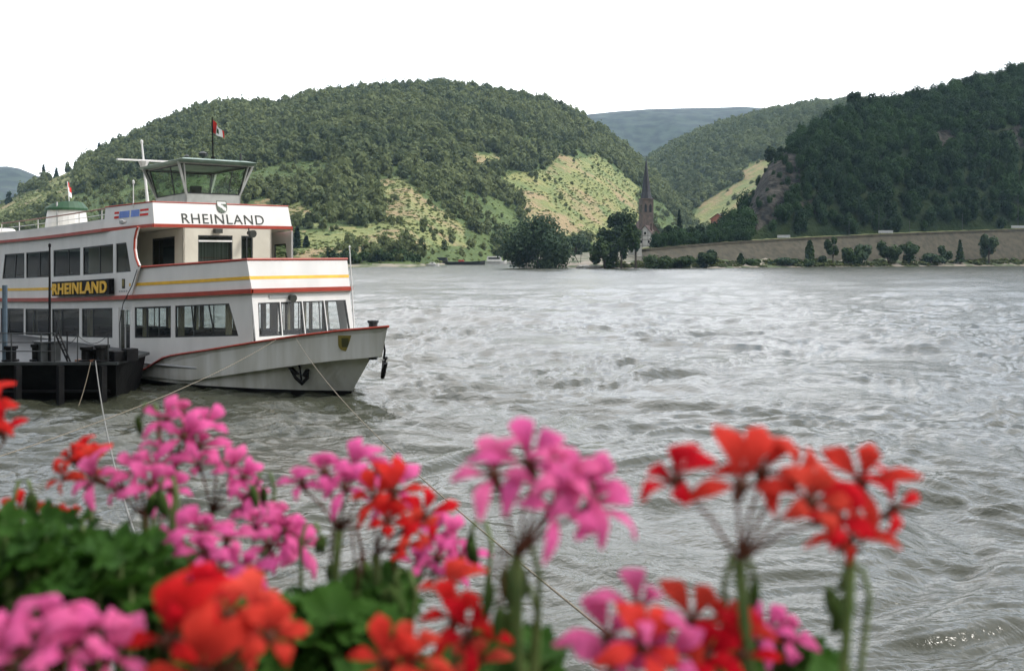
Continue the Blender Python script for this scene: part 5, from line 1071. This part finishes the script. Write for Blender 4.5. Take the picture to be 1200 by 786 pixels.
k = MB(); k.tube([(-7.9, 14, -2), (-7.9, 14, 2.3)], .22, 12); k.lathe([(.3, 0), (.3, .1), (.05, .14)], (-7.9, 14, 2.3), 12); o = k.build('mooring_pile', M['steel']); tag(o, 'steel mooring pile in the river beyond the left edge of the view', 'mooring pile')
for x, y, lb in ((1.0, 6.6, 'steel mooring pile below the red flowers holding the bow rope'), (-1.65, 6.2, 'steel mooring pile below the left flowers holding the pale cable')):
    k = MB(); k.tube([(x, y, -2), (x, y, 2.4)], .12, 12); o = k.build('mooring_pile', M['steel']); tag(o, lb, 'mooring pile')
pl = empty('flower_box', (0, .72, 4.182)); tag(pl, 'brown flower box on the parapet under the geraniums', 'flower box')
k = MB()
for b in ((-1.15, -.26, 0, 1.15, -.23, .24), (-1.15, .23, 0, 1.15, .26, .24), (-1.15, -.229, 0, -1.12, .229, .24), (1.12, -.229, 0, 1.15, .229, .24), (-1.118, -.228, 0, 1.118, .228, .03)): k.box(*b)
k.build('box', M['wood'], pl); k = MB(); k.box(-1.115, -.226, .031, 1.115, .226, .2); k.build('soil', pm('soil', (.03, .02, .013), 1), pl)

# ================================================================== GERANIUMS
def petal_mat(name, base, tip):
    m, t, b = new_mat(name); b.inputs['Roughness'].default_value = .7; b.inputs['Specular IOR Level'].default_value = .06
    a = t.nodes.new('ShaderNodeAttribute'); a.attribute_name = 'along'; r = t.nodes.new('ShaderNodeValToRGB'); r.color_ramp.elements[0].color = (*base, 1); r.color_ramp.elements[1].color = (*tip, 1); r.color_ramp.elements[0].position = .05; r.color_ramp.elements[1].position = .5
    t.links.new(a.outputs['Fac'], r.inputs[0]); n = t.nodes.new('ShaderNodeTexNoise'); n.inputs['Scale'].default_value = 90
    hs = t.nodes.new('ShaderNodeHueSaturation'); mr = t.nodes.new('ShaderNodeMapRange'); mr.inputs[3].default_value = .72; mr.inputs[4].default_value = 1.25; tcn = t.nodes.new('ShaderNodeTexCoord'); t.links.new(tcn.outputs['Object'], n.inputs['Vector']); t.links.new(n.outputs[0], mr.inputs[0]); t.links.new(mr.outputs[0], hs.inputs['Value']); t.links.new(r.outputs[0], hs.inputs['Color'])
    oi = t.nodes.new('ShaderNodeObjectInfo'); oh = t.nodes.new('ShaderNodeMapRange'); oh.inputs[3].default_value = .494; oh.inputs[4].default_value = .504; t.links.new(oi.outputs['Random'], oh.inputs[0]); t.links.new(oh.outputs[0], hs.inputs['Hue']); osat = t.nodes.new('ShaderNodeMapRange'); osat.inputs[3].default_value = 1.0; osat.inputs[4].default_value = .95; t.links.new(oi.outputs['Random'], osat.inputs[0]); t.links.new(osat.outputs[0], hs.inputs['Saturation'])
    t.links.new(hs.outputs[0], b.inputs['Base Color']); tr = t.nodes.new('ShaderNodeBsdfTranslucent'); t.links.new(hs.outputs[0], tr.inputs[0])
    ms = t.nodes.new('ShaderNodeMixShader'); ms.inputs[0].default_value = .42; t.links.new(b.outputs[0], ms.inputs[1]); t.links.new(tr.outputs[0], ms.inputs[2]); t.links.new(ms.outputs[0], t.nodes['Material Output'].inputs[0]); return m
PM = {'pink': petal_mat('pink petal', (.34, .02, .09), (.68, .105, .31)), 'red': petal_mat('red petal', (.28, .008, .006), (.54, .011, .004)), 'coral': petal_mat('coral petal', (.45, .02, .02), (.66, .05, .028))}
mStem = noise_mat('geranium stalk', (.055, .09, .025), (.11, .15, .05), 30, .6); mPed = noise_mat('reddish flower stalk', (.06, .028, .018), (.13, .05, .03), 40, .6); mBud = noise_mat('hairy green bud', (.022, .048, .010), (.055, .085, .022), 60, .9)
for mm_ in (mStem, mPed, mBud): mm_.node_tree.nodes['Principled BSDF'].inputs['Specular IOR Level'].default_value = .1
mLeaf = leaf_mat('geranium leaf', (.012, .044, .005), (.040, .105, .013), trans=.3)
def petals_mesh(name, mat, L, wid, seed, n_p=5):
    r = np.random.RandomState(seed); V = []; Fq = []; al = []; base = [26, -26, 104, -104, 180]
    for i in range(n_p):
        ang = math.radians(base[i] + r.normal() * 9); up = i < 2; l = L * ((1.12 if up else .95) + r.normal() * .07); w = l * wid * (1.1 if up else .9); curl = .25 + .35 * r.rand(); flare = (.72 if up else .95) + .15 * r.normal(); tw = r.normal() * .25
        nr, nc = 7, 5; b0 = len(V)
        for a in range(nr):
            t = a / (nr - 1); ww = w * (math.sin(min(1, t * 1.03) ** .85 * math.pi * .86 + .12)) * .5 * (.25 + .95 * t if t < .7 else .915 + (t - .7) * .2); rad = l * (.06 + t * flare * (1 - .12 * t)); hh = l * (.42 * math.sin(t * 1.9) - curl * t * t * .75 + .05)
            for c in range(nc):
                x = (c / (nc - 1) * 2 - 1); q = x * ww; rz = hh + .16 * ww * (x * x) * (1 if up else -.6) + q * tw * t
                px, py = q, rad - .10 * l * x * x * t
                V.append((px * math.cos(ang) + py * math.sin(ang), -px * math.sin(ang) + py * math.cos(ang), rz)); al.append(t)
        for a in range(nr - 1):
            for c in range(nc - 1): q = b0 + a * nc + c; Fq.append((q, q + 1, q + nc + 1, q + nc))
    o = np_mesh(name, np.array(V), np.array(Fq), mat, {'along': np.array(al)}, smooth=True, do_link=False); return o.data
FL = {c: [petals_mesh('floret', PM[c], .0285, wd, 10 * i + j, np_) for j, (wd, np_) in enumerate(((.42, 5), (.48, 5), (.37, 5), (.45, 4), (.40, 5)))] for i, c in enumerate(('pink', 'red', 'coral'))}
def calyx_mesh():
    k = MB(); k.lathe([(.0012, -.011), (.0026, -.008), (.003, -.002), (.0036, .003), (.002, .006)], (0, 0, 0), 8)
    for i in range(5):
        a = 2 * math.pi * i / 5; c, s = math.cos(a), math.sin(a); k.quad((c * .0025 - s * .0016, s * .0025 + c * .0016, 0), (c * .0025 + s * .0016, s * .0025 - c * .0016, 0), (c * .006 + s * .0006, s * .006 - c * .0006, .007), (c * .006 - s * .0006, s * .006 + c * .0006, .007))
    o = k.build('calyx', mPed, smooth=True); me = o.data; bpy.data.objects.remove(o); return me
CAL = calyx_mesh()
def bud_mesh():
    k = MB(); k.lathe([(.001, -.001), (.0032, .003), (.0040, .009), (.0026, .016), (.0006, .0195)], (0, 0, 0), 9); o = k.build('bud', mBud, smooth=True); me = o.data; bpy.data.objects.remove(o); return me
BUD = bud_mesh()
def place(me, name, parent, loc, axis, up=None, s=1.0, spin=0.0):
    z = Vector(axis).normalized(); up = Vector(up or (0, 0, 1)); x = up.cross(z)
    if x.length < 1e-3: x = Vector((1, 0, 0))
    x.normalize(); y = z.cross(x); m = Matrix((x, y, z)).transposed().to_4x4(); o = bpy.data.objects.new(name, me); link(o, parent); o.matrix_local = Matrix.Translation(loc) @ m @ Matrix.Rotation(spin, 4, 'Z') @ Matrix.Scale(s, 4); return o
FRNG = random.Random(4)
def bloom(label, hub, d, florets=None, col='pink', n=9, rad=50, buds=0, size=1.0, foot=None, elev=(0.15, 1.0), sep=None, two=None):
    """one umbel: a stalk, its rays with florets, some green buds. florets: [(x, y, depth offset in cm)]"""
    rg = FRNG; h = W(hub[0], hub[1], d); fx = foot if foot is not None else h.x + rg.uniform(-.03, .03); root = empty('geranium_bloom', (fx, min(max(d + .02, .52), .93), 4.38)); tag(root, label, 'geranium', 'geranium flower heads'); off = Vector(root.location)
    hl = h - off; k = MB(); midp = Vector((hl.x * .35, hl.y * .4, hl.z * .55)); pts = []
    for i in range(9):
        t = i / 8; pts.append((1 - t) ** 2 * Vector((0, 0, 0)) + 2 * t * (1 - t) * Vector((hl.x * .45 + rg.uniform(-.012, .012), hl.y * .5, hl.z * .6)) + t * t * hl)
    k.tube(pts, [.0024] * 7 + [.0026, .0034], 8, 0); pd = []
    if florets is None:
        florets = []; ga = 2.4
        for i in range(n):
            e = elev[0] + (elev[1] - elev[0]) * ((i + .5) / n) ** .8; a = i * ga + rg.uniform(-.4, .4); v = Vector((math.cos(a) * math.cos(e * 1.5), math.sin(a) * math.cos(e * 1.5), math.sin(e * 1.5))); rr_ = rad / F * d * rg.uniform(.8, 1.08); florets.append(h + v * rr_)
    else: florets = [W(x, y, d + dz * .01) for x, y, dz in florets]
    for i, p in enumerate(florets):
        pl_ = p - off; dirv = (pl_ - hl); ax = dirv.normalized() * .62 + Vector((rg.uniform(-.3, .3), -.62 + rg.uniform(-.3, .3), rg.uniform(-.1, .25))); ax.normalize(); b = pl_ - ax * .004
        k.tube([hl, hl + (b - hl) * .5 + Vector((0, 0, .003)), b - ax * .006], [.0012, .001, .0011], 6, 1)
        s = size * rg.uniform(.88, 1.12); cname = col if two is None or i % 3 != 2 else two
        f = place(rg.choice(FL[cname]), 'floret', root, pl_, ax, (rg.uniform(-.4, .4), 0, 1), s, rg.uniform(-.4, .4)); c = bpy.data.objects.new('calyx', CAL); link(c, f); c.scale = (.9, .9, .9)
    for i in range(buds):
        a = rg.uniform(0, 6.28); tip = hl + Vector((math.cos(a) * .02, math.sin(a) * .012, rg.uniform(-.03, -.005))); k.tube([hl, hl + Vector((math.cos(a) * .013, math.sin(a) * .01, .006)), tip], .0009, 5, 1); place(BUD, 'bud', root, tip, (math.cos(a) * .25, 0, -1), (0, 1, 0), rg.uniform(.7, 1.0))
    k.add([hl + Vector((math.cos(i) * .004, math.sin(i) * .004, dz)) for dz in (-.003, .003) for i in range(6)], [(0, 1, 2, 3, 4, 5)][::-1], 1)
    k.build('stalk', [mStem, mPed], root, smooth=True); return root
def budstalk(label, hook, d, n=1, s=1.0, foot=None):
    """a closed cluster nodding on a bent stalk"""
    rg = FRNG; p = W(hook[0], hook[1], d); root = empty('geranium_bud', (foot if foot is not None else p.x + rg.uniform(-.03, .02), min(max(d, .5), .94), 4.38)); tag(root, label, 'geranium bud', 'nodding geranium buds'); off = Vector(root.location); pl_ = p - off; sx = rg.choice((-1, 1)); k = MB()
    neck = pl_ + Vector((sx * .012, 0, .012)); k.tube([(0, 0, 0), Vector((neck.x * .5, neck.y * .5, neck.z * .55)), neck + Vector((sx * .004, 0, -.015)), neck, pl_ + Vector((sx * .004, 0, .013)), pl_], .0017, 7); k.build('stalk', mStem, root, smooth=True)
    for i in range(n): place(BUD, 'bud', root, pl_ + Vector((rg.uniform(-.006, .006), rg.uniform(-.006, .006), rg.uniform(-.003, .003))), (rg.uniform(-.35, .35), rg.uniform(-.3, .3), -1), (0, 1, 0), s * rg.uniform(.75, 1.05))

# the heads, back row first
bloom('tall pink head at upper left, in front of the boat hull, highest on its side', (205, 548), .98, [(196, 492, 0), (215, 486, 1), (238, 500, 0), (216, 512, -2), (190, 520, 1), (232, 524, 1)], 'pink', size=.98)
bloom('small red head at the left, partly covered by a pink floret', (105, 578), 1.0, [(85, 540, 0), (100, 533, 1), (78, 560, -1), (106, 555, -1)], 'red', size=.9)
bloom('pink head left of centre below the tallest one, beside the small red head', (170, 607), .95, [(115, 562, 0), (160, 552, 0), (182, 548, 1), (176, 568, -2), (200, 575, 1), (145, 572, 1)], 'pink', buds=3, size=1.0)
bloom('loose pink head with long bare rays right of the tall left one', (248, 600), 1.0, [(233, 547, 0), (258, 545, 1), (272, 550, 0), (285, 560, -1), (292, 580, 0), (280, 596, 1)], 'pink', size=.92)
bloom('pink head below the loose-rayed one, leaning to the right', (290, 690), .95, [(300, 615, 0), (325, 608, 0), (340, 630, -1), (316, 640, 1), (352, 640, 1), (332, 622, -2)], 'pink', size=.95)
bloom('dense pale pink head in the left half just above the coral red one', (235, 690), .82, [(208, 632, 0), (236, 622, -1), (266, 632, 1), (240, 648, -2), (258, 668, -1), (282, 668, 1)], 'pink', size=1.05)
bloom('wide pink head on two stalks left of the middle red one', (397, 622), .85, [(355, 568, 0), (382, 556, -1), (412, 550, 0), (442, 556, 1), (458, 572, 1), (405, 572, -2)], 'pink', buds=4, size=1.0)
bloom('scarlet head just right of the wide pink one', (440, 650), .80, [(440, 585, 0), (462, 578, -1), (455, 612, -1), (482, 620, 0), (470, 640, 1), (495, 605, 1)], 'red', buds=3, size=.95)
bloom('small pink head left of the nodding bud near the centre', (478, 700), .88, [(505, 630, 0), (525, 632, 0), (540, 655, -1), (512, 658, 1), (490, 665, 0), (528, 672, 1)], 'pink', size=.92)
bloom('single large pink head standing alone at the centre', (606, 652), .60, [(580, 560, 0), (622, 545, .5), (650, 560, -1), (685, 572, 0), (648, 596, -1.5), (690, 595, 1)], 'pink', size=1.15, buds=2)
bloom('large scarlet head standing highest at right of centre', (866, 657), .56, [(797, 568, 0), (868, 572, -.5), (893, 556, 1), (945, 590, -1), (925, 566, 1), (968, 606, 0)], 'red', size=1.2)
bloom('scarlet head with two open florets, rightmost of all', (997, 655), .58, [(1010, 566, 0), (1046, 598, 0), (990, 634, 1)], 'red', size=1.0)
bloom('pink head at the bottom edge right of centre, mixed with red florets', (745, 830), .56, [(748, 716, 0), (712, 748, 0), (752, 758, -1.5), (778, 775, -1), (720, 780, -1)], 'pink', size=.98, two='coral')
bloom('red head at the bottom edge under the large scarlet one', (838, 835), .57, [(812, 730, 0), (850, 738, 0), (868, 768, -1), (826, 770, -1)], 'red', size=.95)
bloom('little pink head peeping out at the bottom right of the scarlet stalk', (905, 815), .66, [(898, 738, 0), (918, 745, 0), (890, 755, 1), (925, 760, 1)], 'pink', size=.85)
bloom('big coral red head at lower left with a green calyx in its middle', (258, 800), .54, [(232, 704, 1), (202, 752, 0), (268, 722, .5), (312, 748, -.5), (235, 790, -1), (298, 730, 1)], 'red', size=1.02, two='coral', buds=5)
bloom('big soft pink head in the bottom left corner', (70, 850), .54, [(15, 752, 0), (52, 738, 0), (95, 742, 0), (38, 770, -1), (82, 768, -1), (128, 770, 0), (0, 780, -.5)], 'pink', size=.98)
bloom('scarlet head cut by the bottom edge, left of the centre', (468, 840), .57, [(452, 778, 0), (484, 774, 0), (470, 792, 0)], 'red', size=.95)
bloom('narrow scarlet head at the bottom edge beside the centre stalks', (535, 840), .62, [(532, 728, 0), (548, 748, -.5), (556, 780, 0), (524, 696, 2)], 'red', size=.92, two='coral')
bloom('red head cut by the left edge above the leaves', (-15, 560), .9, [(-5, 490, 0), (-18, 505, 0), (2, 508, -1), (-15, 480, 1)], 'red', size=1.0)
bloom('small red florets low at the left edge behind the leaves', (22, 640), 1.0, [(5, 600, 0), (25, 598, 0), (40, 605, 0), (60, 606, 0), (-10, 606, 1)], 'red', size=.72)
bloom('few faded red florets low among the left leaves', (82, 660), 1.0, [(70, 610, 0), (86, 612, 0), (98, 640, 0), (84, 652, 0)], 'red', size=.62)
for lb, hk, d, n, s in [('green nodding bud at far left above the leaves', (38, 580), .98, 2, 1.0), ('dark green nodding bud right of the loose-rayed pink head', (300, 570), .98, 2, 1.0), ('round green bud cluster in front of the pink head at left', (185, 578), .9, 5, 1.1), ('small green bud left of the wide pink head stalks', (376, 632), .9, 3, .8),
                    ('dark green bud beside the small central pink head', (550, 632), .82, 2, 1.1), ('large green bud cluster under the single central pink head', (598, 668), .62, 6, 1.2), ('small green bud lower under the central pink head', (596, 712), .64, 3, .8), ('olive green bud cluster on the rightmost stalk', (983, 692), .6, 4, 1.15),
                    ('thin dark bud right of the large scarlet head stalk', (885, 678), .58, 1, .9), ('dark bud cluster below the scarlet middle head', (460, 690), .78, 5, 1.2), ('pale green bud left of the tall head with a red tip', (165, 490), .98, 1, .9)]: budstalk(lb, hk, d, n, s)
# narrow bracts
# --- leaves
def leaf_arrays(rg, n_l, centers, size):
    V = []; Fa = []; ti = []
    for c in centers:
        s = size * rg.uniform(.65, 1.15); nr = Vector((rg.gauss(0, .5), rg.gauss(-.45, .4), 1)).normalized(); x = nr.orthogonal().normalized(); x = Matrix.Rotation(rg.uniform(0, 6.28), 3, nr) @ x; y = nr.cross(x); t0 = rg.random(); N = 30; b0 = len(V)
        V.append(Vector(c)); ti.append(t0 * .6)
        for ring in (.5, 1.0):
            for i in range(N):
                a = 2 * math.pi * i / N; lob = 1 + .17 * math.cos(5 * a) * ring + .06 * math.cos(15 * a) * ring - (.55 * math.exp(-((a - math.pi) / .28) ** 2)); r_ = s * ring * lob; up = s * (.30 * ring ** 2 + .09 * math.cos(15 * a + 1) * ring - .10 * ring * abs(math.cos(2.5 * a)) + .05 * math.sin(3 * a + t0 * 9) * ring)
                V.append(Vector(c) + x * (r_ * math.cos(a)) + y * (r_ * math.sin(a)) + nr * up); ti.append(min(1, t0 * .6 + ring * .4))
        for i in range(N):
            j = (i + 1) % N; Fa.append((b0, b0 + 1 + i, b0 + 1 + j, b0 + 1 + j)); Fa.append((b0 + 1 + i, b0 + 1 + N + i, b0 + 1 + N + j, b0 + 1 + j))
    return V, Fa, ti
def leafy(label, cx, cyl, d, nl, wx, hy, dep, size=.0165, seed=0):
    rg = random.Random(seed); cs = []
    for i in range(nl):
        y = cyl + hy * rg.uniform(-1, 1.6); x = cx + wx * rg.uniform(-1, 1); dd = d + dep * rg.uniform(-1, 1)
        if (y - cyl) / hy < -.4 and abs(x - cx) / wx > .75: y += hy * .7
        cs.append(W(x, y, dd))
    root = empty('geranium_plant', (W(cx, 0, d).x, min(max(d, .52), .93), 4.38)); tag(root, label, 'plant', 'leafy geranium plants'); off = Vector(root.location); cs = [c - off for c in cs]
    V, Fa, ti = leaf_arrays(rg, nl, cs, size); me = bpy.data.meshes.new('foliage'); me.from_pydata([tuple(v) for v in V], [], [f if f[2] != f[3] else f[:3] for f in Fa]); a = me.attributes.new('tint', 'FLOAT', 'POINT'); a.data.foreach_set('value', np.array(ti, dtype=np.float32)); me.materials.append(mLeaf); me.polygons.foreach_set('use_smooth', [True] * len(me.polygons)); o = bpy.data.objects.new('foliage', me); link(o, root)
    k = MB()
    for c in cs:
        b = Vector((c.x * .3, c.y * .3, 0)); k.tube([b, Vector((c.x * .6, c.y * .6, c.z * .6)), c], .0016, 5)
    k.build('stem', mStem, root, smooth=True)
leafy('leafy dark green plant filling the lower left edge', 45, 660, .88, 130, 78, 52, .1, seed=1)
leafy('leafy plant under the left pink heads, right of the corner foliage', 150, 680, .86, 110, 75, 48, .09, seed=2)
leafy('leaves low between the coral head and the wide pink head', 290, 745, .8, 60, 70, 40, .08, .018, seed=3)
leafy('leafy plant under the wide pink head on two stalks', 395, 745, .82, 95, 62, 42, .08, .019, seed=4)
leafy('leaves at the bottom edge below the central stalks', 600, 775, .72, 24, 42, 22, .05, .017, seed=5)
leafy('few leaves at the bottom edge below the large scarlet head', 915, 778, .68, 22, 55, 14, .05, .017, seed=6)
leafy('dark leaves just below the scarlet middle head', 455, 700, .84, 22, 28, 22, .04, .016, seed=7)
leafy('leaves along the bottom edge behind the scarlet cut heads', 500, 800, .75, 40, 70, 25, .06, .018, seed=8)

# ================================================================== HAZE
def haze():
    k = MB(); k.box(-7000, -560, -2.5, 7000, 5200, 900); m = bpy.data.materials.new('valley haze'); m.use_nodes = True; t = m.node_tree; t.nodes.clear(); o_ = t.nodes.new('ShaderNodeOutputMaterial'); v = t.nodes.new('ShaderNodeVolumePrincipled')
    v.inputs['Color'].default_value = (.52, .76, 1.0, 1); v.inputs['Density'].default_value = .000056; v.inputs['Anisotropy'].default_value = .2; t.links.new(v.outputs[0], o_.inputs['Volume']); o = k.build('haze', m); tag(o, kind='stuff')
haze()
